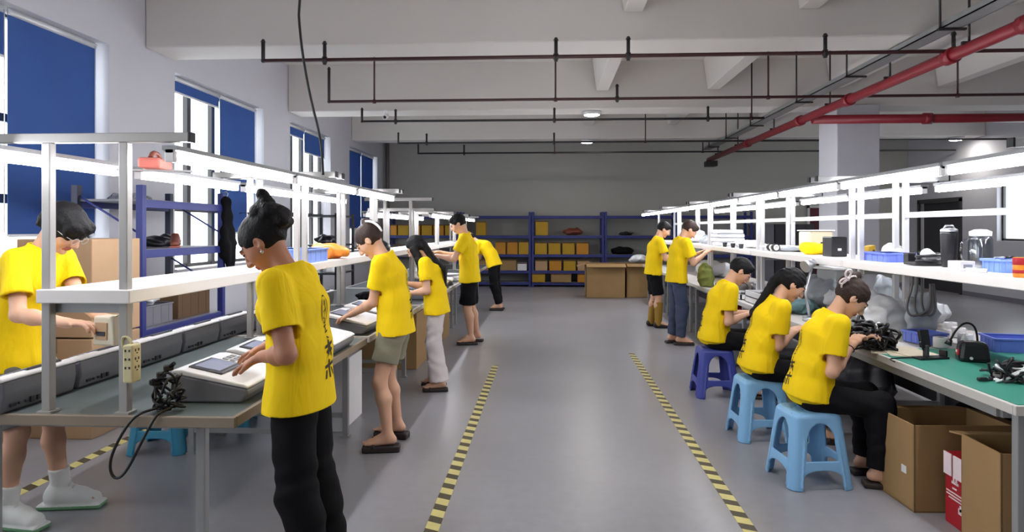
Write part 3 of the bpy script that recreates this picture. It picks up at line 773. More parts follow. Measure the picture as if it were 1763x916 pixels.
# floor tape
for x, a, b, l in ((-.58, 1.2, 7.3, 'worn yellow and black hazard tape along the left of the aisle'), (1.0, 1.2, 8.1, 'yellow and black hazard tape along the right of the aisle by the stools'), (-3.0, 1.2, 8.5, 'yellow and black hazard tape behind the left workbenches near the windows')):
    t = MB().span((-.036, a, 0), (.036, b, .0015)).build('floor_tape', 'hazard_tape', loc=(x, 0, .0006)); tag(t, l, 'tape')

# roller blinds
blinds = [(0, 4.25, 5.35, 2.93, 'blue roller blind pulled half down at the near edge of the first window'), (0, 5.39, 6.47, 1.43, 'largest blue roller blind, pulled low over the near window'),
          (1, 7.90, 9.0, 3.16, 'short blue roller blind rolled up high on the second window'), (1, 9.03, 10.13, 1.43, 'long blue roller blind on the far half of the second window'),
          (2, 11.45, 12.2, 3.15, 'narrow blue blind rolled up on the third window beside a longer one'), (2, 12.24, 13.35, 2.92, 'blue blind hanging a little lower on the third window'),
          (3, 14.9, 16.0, 1.5, 'dark blue blind on the near half of the farthest window'), (3, 16.04, 17.1, 1.5, 'dark blue blind on the far half of the farthest window')]
for i, a, b, z, l in blinds:
    o = empty('roller_blind', (XL-.10, a, WZ1), label=l, cat='blind', group='blue roller blinds')
    MB().box((0, (b-a)/2, (z-WZ1)/2), (.006, b-a, WZ1-z-.02)).build('blind_fabric', 'blind_blue', o)
    MB().cyl((0, 0, -.035), (0, b-a, -.035), .03).build('roller_tube', 'frame_white', o)
    MB().box((0, (b-a)/2, z-WZ1+.012), (.02, b-a, .025), .004).build('bottom_bar', 'frame_white', o)
    MB().tube([(.03, b-a-.03, -.04), (.032, b-a-.03, -1.0), (.03, b-a-.03, -1.9)], .004, 6).build('pull_chain', 'cable_white', o)

# sprinkler pipes (a thin one across each bay) with heads and hangers
def sprinkler(y, x0, x1, heads, hang, m, label, z=3.3, r=.02, er=.2):
    o = empty('sprinkler_pipe', (0, y, z), label=label, cat='pipe', group='sprinkler pipes across the ceiling')
    MB().tube([(x0, 0, 0), (x1, 0, 0)], r, 10).build('pipe', m, o)
    MB().cyl((x0, 0, -.01), (x0, 0, er), r).cyl((x0, 0, er), (x0, 0, er+.03), r*1.3, r*.6).ball((x0, 0, 0), r*1.2).build('end_riser', 'pipe_black', o)
    for x in heads: MB().cyl((x, 0, -.05), (x, 0, .17), r*.95).cyl((x, 0, .17), (x, 0, .2), r*1.4, r*.7).cyl((x, 0, -.03), (x, 0, .03), r*1.35).build('sprinkler_head', 'pipe_black', o)
    for x in hang: MB().cyl((x, 0, 0), (x, 0, ZC-z-.01), r*.62).cyl((x, 0, -.03), (x, 0, .02), r*1.3).build('hanger_rod', 'pipe_dark', o)
sprinkler(7.0, -3.05, XR-.1, [-2.38, .08, .83, 2.83, 4.1], [], 'pipe_dark', 'nearest thin dark red sprinkler pipe hanging below the first beam')
sprinkler(9.3, -3.1, XR-.1, [.95], [-2.45, .1, 3.0, 5.5], 'pipe_dark', 'second thin sprinkler pipe in the bay behind the first beam', er=.46)
sprinkler(11.05, -3.12, 3.5, [-2.55, .1, 2.6], [3.3], 'pipe_black', 'third thin black sprinkler pipe in front of the second beam')
sprinkler(13.9, -3.15, XR-.1, [-2.55, .12, 6.1], [2.0], 'pipe_black', 'fourth thin black sprinkler pipe with small risers near the lamps')
sprinkler(15.8, -3.1, XR-.1, [-2.0], [.15, 3.6], 'pipe_black', 'farthest thin black sprinkler pipe before the back wall')
# main red pipe
o = empty('main_sprinkler_pipe', (4.07, 0, 3.25), label='thick red sprinkler main running the length of the ceiling at right', cat='pipe')
MB().cyl((0, -4.8, 0), (0, 17.2, 0), .062, n=20).build('pipe', 'pipe_red', o)
for y in (3.0, 5.9, 7.0, 9.3, 11.05, 13.9): MB().cyl((0, y-.07, 0), (0, y+.07, 0), .082, n=20).cyl((-.085, y, 0), (.085, y, 0), .03, n=10).build('coupling', 'pipe_red', o)
for y in (6.7, 8.2, 9.9, 12.3, 14.6, 16.3): MB().cyl((0, y, .05), (0, y, ZC-3.26), .012, n=8).box((0, y, .05), (.14, .03, .03)).build('hanger_rod', 'pipe_black', o)
MB().box((0, 17.0, -.12), (.28, .3, .14), .02).cyl((0, 17.0, -.1), (0, 17.0, 0), .05).build('valve', 'pipe_black', o)
o = empty('branch_pipe', (0, 10.75, 3.22), label='thick dark red pipe branching right behind the white pillar', cat='pipe')
MB().cyl((4.15, 0, 0), (XR-.02, 0, 0), .07, n=16).build('pipe', 'pipe_red', o)
for x in (5.9, 7.6): MB().cyl((x-.06, 0, 0), (x+.06, 0, 0), .088, n=16).build('coupling', 'pipe_red', o)
# cable tray beside it
o = empty('cable_tray', (3.85, 0, 3.42), label='grey metal cable tray running beside the red main pipe', cat='cable tray')
MB().span((-.09, -4.8, 0), (.09, 16.5, .012)).span((-.09, -4.8, 0), (-.082, 16.5, .06)).span((.082, -4.8, 0), (.09, 16.5, .06)).build('tray', 'tray_grey', o)
for y in (5.3, 6.6, 8.6, 10.3, 12.6, 14.3, 15.8): MB().cyl((-.11, y, -.01), (-.11, y, ZC-3.43), .012, n=8).box((0, y, -.012), (.26, .035, .02)).build('hanger_bracket', 'pipe_black', o)
tag(MB().tube([(-1.35, 4.3, 4.28), (-1.5, 4.35, 3.6), (-1.68, 4.4, 3.05), (-1.66, 4.4, 2.75), (-1.6, 4.4, 2.4), (-1.52, 4.4, 2.1), (-1.5, 4.38, 1.86)], .009, 8, smooth_path=2).build('power_cable', 'cable_black'), 'thin black cable drooping from the ceiling to the left tube lights', 'cable')
# downlights
def downlight(x, y, z, l, g='round ceiling lamps'):
    o = empty('ceiling_lamp', (x, y, z), label=l, cat='lamp', group=g)
    MB().lathe([(0, 0), (.16, 0), (.165, -.03), (.15, -.06), (.13, -.06)], n=28).build('lamp_housing', 'frame_white', o)
    MB().lathe([(.135, -.052), (.12, -.066), (.06, -.074), (0, -.076)], n=28).build('diffuser', 'lamp_glow', o)
downlight(.74, 11.45, ZB, 'round lit ceiling lamp under the second beam, nearer of the aisle pair')
downlight(.87, 15.1, ZB, 'round lit ceiling lamp on the far beam above the aisle')
downlight(8.9, 15.1, ZB, 'round lit ceiling lamp far right beyond the pillar')
for x, y, l in ((.8, 3.35, 'unseen round fill lamp added on the beam above the viewer, over the aisle'), (.7, -.95, 'unseen round fill lamp added on the beam behind the viewer, over the aisle'), (-2.8, -.95, 'unseen round fill lamp added on the beam behind the viewer, window side'), (5.6, -.95, 'unseen round fill lamp added on the beam behind the viewer, right side'), (5.6, 3.35, 'unseen round fill lamp added on the beam above the viewer, right side')): downlight(x, y, ZB, l)  # out-of-view fill lamps, added to brighten the hall from the viewer's side
o = empty('security_camera', (-2.72, 11.1, 3.5), label='small white camera under the beam above the third sprinkler pipe', cat='camera')
MB().cyl((0, 0, 0), (0, 0, -.06), .035).build('mount', 'white_plastic', o); MB().cyl((0, .04, -.1), (.0, -.10, -.14), .04).ball((0, 0, -.08), .035).build('camera_body', 'white_plastic', o); MB().cyl((0, -.10, -.14), (0, -.105, -.142), .025).build('lens', 'black_plastic', o)

# ---------------------------------------------------------------- tube lights
def tube_light(x, y, z, L, label, group):
    o = empty('tube_light', (x, y, z), label=label, cat='light', group=group)
    MB().prism([(-.03, .048), (.03, .048), (.03, .03), (.012, .018), (-.012, .018), (-.03, .03)], 0, L).build('light_housing', 'housing', o)
    MB().cyl((0, .02, 0), (0, L-.02, 0), .019, n=14).build('lamp_tube', 'tube_glow', o)
    for a in (0, L-.025): MB().box((0, a+.0125, .008), (.04, .025, .055), .004).build('end_cap', 'white_plastic', o)
    return o
def row(x, z, spans, where, group):
    words = ['nearest', 'second', 'third', 'fourth', 'fifth', 'sixth', 'seventh', 'eighth', 'ninth', 'tenth', 'eleventh', 'twelfth']
    for i, (a, b) in enumerate(spans): tube_light(x, a, z, b-a, '%s lit tube light %s' % (words[i], where), group)
row(-1.53, 1.79, [(2.62, 3.9), (3.94, 5.2), (5.24, 6.5)], 'in the aisle-side row over the left benches', 'tube lights over the left benches, aisle side')
row(-2.22, 1.79, [(2.1, 3.33), (3.5, 4.65), (4.75, 5.95), (6.0, 7.2)], 'in the window-side row over the left benches', 'tube lights over the left benches, window side')
row(-1.5, 1.665, [(8.45, 9.65), (9.7, 10.9), (10.95, 12.15), (12.2, 13.4)], 'in the low row over the far left benches', 'tube lights over the far left benches')
row(-2.2, 1.665, [(7.9, 9.1), (9.15, 10.35), (10.4, 11.6)], 'in the window-side row over the far left benches', 'tube lights over the far left benches, window side')
row(2.02, 1.79, [(2.3+1.22*i, 2.3+1.22*i+1.19) for i in range(10)], 'in the aisle-side row over the right benches', 'tube lights over the right benches, aisle side')
row(2.88, 1.79, [(2.7, 3.9), (3.92, 5.12), (5.28, 6.48), (6.55, 7.75), (7.9, 9.1), (9.2, 10.4), (10.5, 11.7)], 'in the back row over the right benches', 'tube lights over the right benches, back row')

# ---------------------------------------------------------------- workbenches
def bench(name, x0, x1, y0, y1, posts, topz, shelf, edge_m, top_m, label, group, leg_in=.13, rail=None, bar=None, leg_y=.17, panel=False):
    o = empty(name, (x0, y0, 0), label=label, cat='workbench', group=group); w = x1-x0; L = y1-y0
    MB().span((.019, .019, .718), (w-.019, L-.019, .75), .002, m=top_m).build('bench_top', top_m, o)
    MB().span((0, 0, .708), (w, .02, .752), .004).span((0, L-.02, .708), (w, L, .752), .004).span((0, .0205, .708), (.02, L-.0205, .752), .004).span((w-.02, .0205, .708), (w, L-.0205, .752), .004).build('edge_trim', edge_m, o)
    for lx in (leg_in, w-leg_in):
        for ly in (leg_y, L-leg_y): MB().span((lx-.02, ly-.02, 0), (lx+.02, ly+.02, .71), .004).span((lx-.03, ly-.03, 0), (lx+.03, ly+.03, .012)).build('leg', 'metal_grey', o)
    if panel: MB().span((w-.045, .03, .12), (w-.03, L-.03, .70), .002).build('shade_panel', 'cabinet_dark', o)  # dark sheet added to deepen the shade under the bench
    f = MB().span((leg_in, .15, .66), (w-leg_in, .19, .708)).span((leg_in, L-.19, .66), (w-leg_in, L-.15, .708)).span((leg_in-.015, .17, .66), (leg_in+.015, L-.17, .708)).span((w-leg_in-.015, .17, .66), (w-leg_in+.015, L-.17, .708))
    f.span((leg_in, .155, .14), (w-leg_in, .185, .17)).span((leg_in, L-.185, .14), (w-leg_in, L-.155, .17)).build('frame', 'metal_grey', o)
    pm = 'post_grey' if x0 < 0 else 'frame_white'
    for px in posts:
        for py in (.045, L-.045): MB().span((px-x0-.018, py-.018, .752), (px-x0+.018, py+.018, topz), .003).span((px-x0-.03, py-.03, .752), (px-x0+.03, py+.03, .76)).build('post', pm, o)
    b0, b1 = bar
    for py in (.045, L-.045):
        cb = MB().span((b0-x0, py-.02, topz), (b1-x0, py+.02, topz+.038), .003).build('crossbar', pm, o)
        for e in (b0, b1): MB().span((e-x0-.006, py-.022, topz-.002), (e-x0+.006, py+.022, topz+.04), .003).build('end_cap', 'black_plastic', cb)
    sx0, sx1, sz = shelf
    MB().span((sx0-x0, .0, sz-.055), (sx1-x0, L, sz), .004).build('upper_shelf', 'shelf_white', o)
    for ya in (.065, L-.10): MB().span((posts[0]-x0, ya, sz-.10), (posts[-1]-x0, ya+.03, sz-.056)).build('shelf_bracket', 'metal_grey', o)
    if rail: MB().span((posts[-1]-x0-.012, .03, rail-.02), (posts[-1]-x0+.012, L-.03, rail+.02)).build('rail', 'frame_white', o)
    return o
lb = [(2.58, 4.52, 1.85), (4.58, 6.46, 1.85), (6.52, 8.30, 1.85), (8.36, 10.2, 1.725), (10.26, 12.1, 1.725), (12.16, 13.9, 1.725)]
wd = ['nearest left', 'second left', 'third left', 'fourth left', 'fifth left', 'farthest left']
desc = ['workbench with grey mat top and beige rim, white shelf on posts', 'workbench behind the woman with black trousers, white shelf on posts', 'workbench beside the long-haired woman', 'workbench beside the man in black shorts', 'workbench further down the left row', 'workbench near the back racks']
for i, (a, b, tz) in enumerate(lb):
    bench('workbench', -2.6, -1.24, a, b, (-2.04, -1.715), tz, (-2.06, -1.67, 1.255), 'bench_rim' if i == 0 else 'bench_edge', 'bench_grey' if i == 0 else 'bench_dark', wd[i]+' '+desc[i], 'left workbenches', leg_in=.22, bar=(-2.3, -1.44))
rb = [(2.93, 5.10), (5.15, 7.36), (7.42, 9.60), (9.66, 11.85), (11.92, 14.1)]
rd = ['nearest right workbench, white-edged with the green mat on it', 'second right workbench in front of the seated man', 'third right workbench with the silver case under it', 'fourth right workbench beside the standing workers', 'farthest right workbench near the big cartons']
for i, (a, b) in enumerate(rb):
    bench('workbench', 1.97, 3.12, a, b, (2.3, 2.62), 1.85, (2.19, 2.76, 1.268), 'bench_edge', 'bench_edge', rd[i], 'right workbenches', leg_in=.045 if i == 0 else .1, leg_y=.045 if i == 0 else .17, rail=1.60, bar=(1.98, 2.92), panel=True)

# ---------------------------------------------------------------- steel racks
def rack(x, y, rz, L, D, H, levels, label, group, dark=False, name='storage_rack', m='rack_blue', endu=True):
    o = empty(name, (x, y, 0), rz, label=label, cat='rack', group=group)
    for px in (0, L):
        for py in (0, D): MB().span((px-.03, py-.03, 0), (px+.03, py+.03, H), .004).build('upright', 'rack_dark' if dark and py else m, o)
        b = MB()
        for z in np.arange(.25, H-.3, .6): b.tube([(px, 0, z), (px, D, z+.35)], .01, 6)
        b.build('side_brace', m, o)
    for z in levels:
        s = MB().span((0, 0, z-.02), (L, D, z), .002).build('shelf', 'cabinet_grey', o)
        MB().span((0, -.02, z-.075), (L, .02, z-.005), .004).span((0, D-.02, z-.075), (L, D+.02, z-.005), .004).build('shelf_beam', m, s)
rack(-3.52, 5.6, PI/2, 1.42, .58, 1.88, (.15, .62, 1.32, 1.76), 'blue steel rack by the windows behind the left workbench', 'racks', dark=True)
for i, (x0, t) in enumerate([(-4.2, 'left-end'), (-2.32, 'second'), (-.44, 'central'), (1.44, 'fourth'), (3.32, 'right-end')]):
    rack(x0+.04, 17.3, 0, 1.80, .55, 1.94, (.12, .42, .84, 1.33, 1.84), '%s bay of the blue racks along the back wall%s' % (t, {2: ', with yellow boxes on three shelves', 1: ', behind the bending worker', 3: ', behind the big cartons', 0: ' beside the drain pipe', 4: ', hidden partly by standing workers'}[i]), 'blue racks along the back wall')
def box_open(o_name, c, d, m, label, cat='box', group=None, rz=0, open_=True, t=.008, **k):
    """small open-topped box"""
    w, l, h = d; mb = MB()
    if open_:
        mb.span((-w/2, -l/2, 0), (w/2, l/2, t)); mb.span((-w/2, -l/2, 0), (w/2, -l/2+t, h)).span((-w/2, l/2-t, 0), (w/2, l/2, h)).span((-w/2, -l/2, 0), (-w/2+t, l/2, h)).span((w/2-t, -l/2, 0), (w/2, l/2, h))
        mb.span((-w/2-.006, -l/2-.006, h-.012), (w/2+.006, -l/2+t, h)).span((-w/2-.006, l/2-t, h-.012), (w/2+.006, l/2+.006, h)).span((-w/2-.006, -l/2, h-.012), (-w/2+t, l/2, h)).span((w/2-t, -l/2, h-.012), (w/2+.006, l/2, h))
    else: mb.box((0, 0, h/2), (w, l, h), min(.01, h*.1))
    return mb.build(o_name, m, None, c, rz, label=label, cat=cat, group=group)
R_ = random.Random(3)
def place_boxes(xs, z, w, h, m, lab, group, y=17.28):
    for i, x in enumerate(xs):
        o = empty('parts_box', (x, y, z+.001), label=lab[i] if isinstance(lab, list) else lab, cat='box', group=group)
        MB().span((-w/2, 0, 0), (w/2, .3, h), .006).build('box_body', m[i] if isinstance(m, list) else m, o)
        MB().span((-w/2-.004, -.006, h-.025), (w/2+.004, .0, h)).build('box_rim', 'carton_in', o)
place_boxes([-1.24, -.93, -.66+.03], .84, .27, .33, ['box_orange', 'box_orange', 'box_yellow'], ['first yellow box on the middle shelf left of the central rack post', 'orange box in the middle of the trio left of the rack post', 'yellow box touching the left of the central rack post'], 'yellow boxes on the left rack shelf')
place_boxes([-.19, .16, .52, .88], .84, .31, .31, ['box_yellow', 'box_yellow', 'box_yellow', 'box_orange'], ['yellow box at the left end of the central rack middle shelf', 'second yellow box on the central rack middle shelf', 'third yellow box on the central rack middle shelf', 'orange box at the right end of the central rack middle shelf'], 'yellow boxes on the central middle shelf')
place_boxes([-.18, .18, .55, .91], .42, .31, .27, ['carton_pale', 'box_orange', 'box_yellow', 'carton_pale'], ['pale brown box at the left of the central rack lower shelf', 'orange box second on the central rack lower shelf', 'yellow box third on the central rack lower shelf', 'pale brown box beside the open carton on the lower shelf'], 'boxes on the central lower shelf')
place_boxes([-.25, .92], .12, .33, .22, ['box_yellow', 'box_orange'], ['bright yellow box on the bottom rack shelf at the post', 'orange yellow box on the bottom rack shelf by the cartons'], 'boxes on the bottom shelf', 17.24)
place_boxes([.33], .12, .52, .22, 'carton', 'wide brown carton on the bottom shelf of the central rack', None, 17.24)
place_boxes([-.17], 1.33, .32, .37, 'box_yellow', 'single yellow box on the upper shelf of the central rack', None)
place_boxes([-1.75], 1.33, .25, .36, 'box_yellow', 'yellow box on the upper rack shelf beside the dark-haired man', None)
place_boxes([-1.05, -1.7], .42, .45, .28, 'carton', ['brown carton on the lower shelf behind the bending worker', 'brown carton half hidden behind the bending worker'], None)
place_boxes([-.68], .42, .24, .2, 'white_matt', 'whitish box on the lower shelf left of the rack post', None)
place_boxes([-4.1+.31*i for i in range(6)], 1.33, .27, .28, [['box_orange', 'box_yellow'][i % 2] for i in range(6)], ['%s box from the left on the left-end rack shelf' % w for w in ('first orange', 'second, yellow', 'third, orange', 'fourth, yellow', 'fifth, orange', 'sixth, yellow')], 'orange boxes on the left-end rack')
place_boxes([-3.9, -3.3, -2.8], .84, .4, .25, ['cabinet_dark', 'white_matt', 'cabinet_dark'], ['dark box on the left-end rack', 'whitish box between dark boxes on the left-end rack', 'second dark box on the left-end rack'], None)
def blob(name, c, r, m, label, cat, group=None, amp=.25, seed=1, h=None, flat=True, squash=1):
    """crumpled bag or heap of cloth"""
    rr = random.Random(seed); R = max(r); h = h or max(R/14, .006)
    F = Field((-r[0]*1.5, -r[1]*1.5, -.02), (r[0]*1.5, r[1]*1.5, r[2]*2.1), h)
    F.ell((0, 0, r[2]*.7), (r[0]*.8, r[1]*.8, r[2]*.75))
    for i in range(9):
        a = rr.random()*6.28; q = .35+.4*rr.random(); t = rr.random()
        F.ell((r[0]*q*math.cos(a), r[1]*q*math.sin(a), r[2]*(.3+1.0*t*(1-q*.6))), (r[0]*.38, r[1]*.38, r[2]*(.35+.35*rr.random())), k=R*.06)
    p = [rr.random()*6 for _ in range(6)]; k0 = 3.2/R
    F.add(lambda x, y, z: R*amp*.16*(np.abs(np.sin(k0*1.3*x+p[0]+2*np.sin(k0*z+p[1])))+np.abs(np.sin(k0*1.7*y+p[2]+2*np.sin(k0*x+p[3])))+np.abs(np.sin(k0*2.1*z+p[4]+k0*y))-1.8))
    F.cut((0, 0, 0), (0, 0, -1))
    o = field_mesh(F, name, m, None, c, rr.random()*3 if r[0] == r[1] else 0, it=0); return tag(o, label, cat, group)
blob('cloth_bundle', (.62, 17.5, 1.332), (.28, .2, .13), 'brown_leather', 'dark brown bundle lying on the upper shelf of the central rack', 'bundle', seed=4)
blob('cloth_bundle', (2.0, 17.5, 1.332), (.2, .16, .06), 'black_plastic', 'flat black bundle on the upper shelf of the fourth rack bay', 'bundle', seed=5)
blob('cloth_bundle', (1.9, 17.5, .842), (.32, .2, .14), 'cloth_black', 'black heap on the middle shelf above the big cartons', 'bundle', seed=6)
blob('plastic_bag', (2.0, 14.95, .745), (.22, .2, .13), 'bag_white', 'white plastic bag on top of the far cartons', 'bag', seed=7)

# ---------------------------------------------------------------- cartons
def carton(x, y, w, d, h, label, rz=0, flaps=True, m='carton', group=None, tapeline=True, sticker=None, z=0, openw=None):
    o = empty('carton', (x, y, z), rz, label=label, cat='carton', group=group); t = .008
    if flaps:
        MB().span((-w/2, -d/2, 0), (w/2, d/2, t)).span((-w/2, -d/2, 0), (w/2, -d/2+t, h)).span((-w/2, d/2-t, 0), (w/2, d/2, h)).span((-w/2, -d/2, 0), (-w/2+t, d/2, h)).span((w/2-t, -d/2, 0), (w/2, d/2, h)).build('carton_body', m, o)
        a = flaps if isinstance(flaps, (list, tuple)) else (1, 1, 1, 1); fl = min(w, d)*.36
        for k, (on, ang) in enumerate(zip(a, (60, 70, 65, 75))):
            if not on: continue
            g = math.radians(ang); c, s_ = math.cos(g), math.sin(g); m_ = MB()
            pr = [(0, 0), (fl*s_, fl*c*-1 if ang > 90 else -fl*c*.6), (fl*s_, -fl*c*.6-t), (0, -t)]
            if k == 0: m_.prism([(-w/2-u, h+v) for u, v in pr], -d/2, d/2, 'y')
            if k == 1: m_.prism([(w/2+u, h+v) for u, v in pr], -d/2, d/2, 'y')
            if k == 2: m_.prism([(-d/2-u, h+v) for u, v in pr], -w/2, w/2, 'x')
            if k == 3: m_.prism([(d/2+u, h+v) for u, v in pr], -w/2, w/2, 'x')
            m_.build('flap', m, o)
    else:
        MB().box((0, 0, h/2), (w, d, h), .006).build('carton_body', m, o)
        MB().box((0, 0, h), (.05, d+.002, .003)).box((0, -d/2-.001, h-.05), (.05, .003, .1)).build('packing_tape', 'tape_tan', o)
    if sticker: MB().span((-w/2-.002, sticker[0]-.02, sticker[1]-.02), (-w/2, sticker[0]+.025, sticker[1]+.02)).build('sticker', 'white_matt', o)
    return o
carton(1.24, 14.85, .84, .6, .74, 'large open brown carton standing in the aisle end before the racks', flaps=(1, 0, 1, 0))
carton(1.98, 14.95, .56, .6, .74, 'narrower open brown carton touching the right side of the aisle-end carton', flaps=(0, 1, 1, 0))
carton(2.18, 3.83, .52, .36, .46, 'open brown carton with a small white sticker under the near right bench', rz=.05, flaps=(0, 1, 0, 1), sticker=(-.09, .20))
carton(2.24, 3.22, .46, .3, .50, 'taller brown carton nearest the leg of the right bench', rz=-.03, flaps=(0, 0, 0, 1))
# red carton with white flaps
o = empty('gift_carton', (2.04, 3.45, 0), label='red carton with white flaps wedged between two brown cartons', cat='carton')
MB().span((0, -.055, 0), (.36, .105, .36), .004).build('carton_body', 'box_red', o)
for a, b in ((-.05, .02), (.035, .1)): MB().prism([(a, .362), (b, .362), (b+.0, .25), (a, .25)], -.012, -.004, 'x', bev=.002).build('flap', 'pink_white', o)
mb = MB()
for (y0, y1, z, hh) in ((-.01, .045, .215, .012), (.0, .012, .222, .03), (.022, .035, .224, .028), (.005, .04, .188, .008), (-.04, .09, .165, .006), (-.04, .09, .150, .006), (-.04, .07, .135, .006), (-.045, -.01, .08, .03), (-.035, -.02, .095, .03)):
    mb.span((-.003, y0, z), (0, y1, z+hh))
mb.build('printed_marks', 'pink_white', o)
o = empty('metal_case', (2.22, 7.75, 0), label='silver metal case standing under the third right bench', cat='case')
MB().box((0, 0, .25), (.5, .7, .48), .02).build('case_body', 'silver', o)
MB().span((-.256, -.355, .0), (-.24, -.335, .5)).span((-.256, .335, .0), (-.24, .355, .5)).span((-.256, -.35, .47), (.25, -.34, .5)).build('edge_trim', 'white_plastic', o); MB().tube([(-.255, -.1, .4), (-.28, -.1, .38), (-.28, .1, .38), (-.255, .1, .4)], .01).build('handle', 'black_plastic', o)
blob('cloth_bundle', (2.2, 7.75, .492), (.24, .3, .09), 'red_cloth', 'red cloth bundle lying on the silver case', 'cloth', seed=9)
for k, (z, m) in enumerate(((0, 'carton_pale'), (.36, 'carton_pale'), (.72, 'carton_pale'), (1.02, 'carton_pale'))):
    carton(-3.52, 4.86, .56, .56, (.35, .35, .29, .40)[k], ['lowest carton of the tan stack behind the man in glasses', 'second carton of the tan stack behind the man in glasses', 'third carton of the tan stack behind the man in glasses', 'top carton of the tan stack behind the man in glasses'][k], z=z+.002*k, flaps=False, m=m, group='stacked tan cartons')
carton(-3.80, 4.22, .34, .4, 1.27, 'tall narrow brown carton at the left edge behind the man in glasses', flaps=False)
carton(8.1, 9.9, .7, .7, .75, 'brown carton on the floor beyond the right benches', flaps=(1, 0, 1, 0))
carton(-1.8, 7.4, .8, .7, .6, 'brown carton under the third left bench', flaps=False, m='carton')
carton(-1.75, 9.1, .7, .6, .6, 'brown carton under the fourth left bench behind bare legs', flaps=False)
carton(-1.72, 5.1, .42, .5, .52, 'pale grey box under the second left bench', flaps=False, m='white_matt')

# dark cabinets along the back wall at right
for i, (x0, w, m, t) in enumerate(((5.26, .5, 'cabinet_grey', 'grey tall cabinet beside the right rack against the back wall'), (5.78, .5, 'cabinet_dark', 'dark tall cabinet on the back wall between the pale uprights'), (6.30, .46, 'cabinet_dark', 'wide dark cabinet on the back wall before the maroon door'))):
    o = empty('tall_cabinet', (x0, 17.4, 0), label=t, cat='cabinet', group='cabinets on the back wall')
    MB().span((0, 0, .06), (w, .5, 1.62), .006).span((.03, .03, 0), (w-.03, .47, .06)).build('cabinet_body', m, o)
    for a, b in ((.01, w/2-.005), (w/2+.005, w-.01)):
        dd = MB().span((a, -.018, .1), (b, 0, 1.6), .004).build('door', m, o); MB().span((b-.05 if a < .1 else a+.03, -.035, .8), (b-.03 if a < .1 else a+.05, -.018, .95)).build('handle', 'silver', dd)

# ---------------------------------------------------------------- pixel helpers: a pixel and a known depth, height or side give a point
_F = (-math.sin(YAW), math.cos(YAW)); _R = (math.cos(YAW), math.sin(YAW))
def _pt(u, d): return (d*(_F[0]+u*_R[0]), d*(_F[1]+u*_R[1]))
def at(px, py, Y):
    u = (px-881.5)/1150; d = Y/(_F[1]+u*_R[1]); p = _pt(u, d); return (p[0], Y, 1.5-(py-394)*d/1150)
def on(px, py, z, dz=0.0):
    d = 1150*(1.5-z)/(py-394); p = _pt((px-881.5)/1150, d); return (p[0], p[1], z+dz)
BT, ST = .7525, 1.2685   # bench top and upper shelf heights

def tangle(o, n, r, m, size, seed, z0=.0, steps=9):
    rr = random.Random(seed)
    for k in range(n):
        p = Vector((rr.uniform(-.6, .6)*size[0], rr.uniform(-.6, .6)*size[1], rr.random()*size[2]*.7)); d = Vector((rr.uniform(-1, 1), rr.uniform(-1, 1), rr.uniform(-.4, .6))).normalized(); P = []
        for t in range(steps):
            P.append((p.x, p.y, max(r+.001+z0, p.z+z0))); d = (d*1.1+Vector((rr.uniform(-1, 1), rr.uniform(-1, 1), rr.uniform(-.6, .6)))).normalized()
            q = Vector((p.x/size[0], p.y/size[1], (p.z-size[2]*.4)/size[2]))
            if q.length > .75: d = (d-Vector((q.x, q.y, q.z))*1.3).normalized()
            p = p+d*min(size[0], size[1])*.75
        MB().tube(P, r, 7, smooth_path=2).build('lead', m[k % len(m)], o)
# ---------------------------------------------------------------- plastic stools
def stool_mesh(name, m, H=.43, a=.142, b=.195):
    F = Field((-b-.03, -b-.03, -.01), (b+.03, b+.03, H+.03), .005); t = .013
    def q(x, y, k): return (np.abs(x)**7+np.abs(y)**7)**(1/7.)-k
    X = F.ax[0][:, None, None]; Y = F.ax[1][None, :, None]; Z = F.ax[2][None, None, :]
    hw = b+(a-b)*np.clip(Z/H, 0, 1.1)
    out = np.maximum(q(X, Y, hw), Z-H); e = np.clip((Z-(H-.03))/.03, 0, 1.5); out = np.maximum(out, q(X, Y, hw-.018*e*e))
    inn = np.maximum(q(X, Y, hw-t), Z-(H-t))
    f = np.maximum(out, -inn)
    for A, B in ((X, Y), (Y, X)):
        w = .082
        arch = np.maximum(np.sqrt((B/w)**2+(np.maximum(Z-.27, 0)/.105)**2)-1, 0)*w
        arch = np.where(Z > .27, (np.sqrt((B/w)**2+((Z-.27)/.105)**2)-1)*w, np.maximum(np.abs(B)-w-(.27-Z)*.12, .165-Z))
        low = np.where(Z > .07, (np.sqrt((B/.115)**2+((Z-.07)/.045)**2)-1)*.05, np.abs(B)-.115-(.07-Z)*.1)
        f = np.maximum(f, -np.maximum(np.minimum(arch, low), .05-np.abs(A)))
        rim = np.maximum(np.abs(np.abs(B)-w-.018-(.27-np.minimum(Z, .27))*.12)-.006, np.maximum(np.abs(np.abs(A)-hw)-.006, np.maximum(Z-.30, .02-Z)))
        f = np.minimum(f, rim+.001)
    F.F = (f+0*X+0*Y+0*Z).astype(np.float32)
    for i in range(5):
        for j in range(5):
            if (i+j) % 2 == 0: F.ec(((i-2)*.045, (j-2)*.045, H-.04), ((i-2)*.045, (j-2)*.045, H+.02), .008, .008, mode='s', k=.003)
    F.cut((0, 0, 0), (0, 0, -1))
    return field_mesh(F, name, m, it=1)
def place_stool(proto, x, y, rz, m, label, group=None):
    o = proto if not proto.get('category') else proto.copy()
    if o is not proto: COL.objects.link(o); o.data = proto.data.copy(); o.data.materials[0] = MATS[m]
    o.location = (x, y, 0); o.rotation_euler = (0, 0, rz); tag(o, label, 'stool')
    if group: o['group'] = group
    return o
st = stool_mesh('plastic_stool', 'stool_blue')
place_stool(st, 1.55, 4.09, .12, 'stool_blue', 'light blue plastic stool nearest the viewer, under the woman with the bow clip', 'light blue stools in the aisle')
place_stool(st, 1.52, 4.93, .05, 'stool_blue', 'light blue plastic stool under the ponytailed woman', 'light blue stools in the aisle')
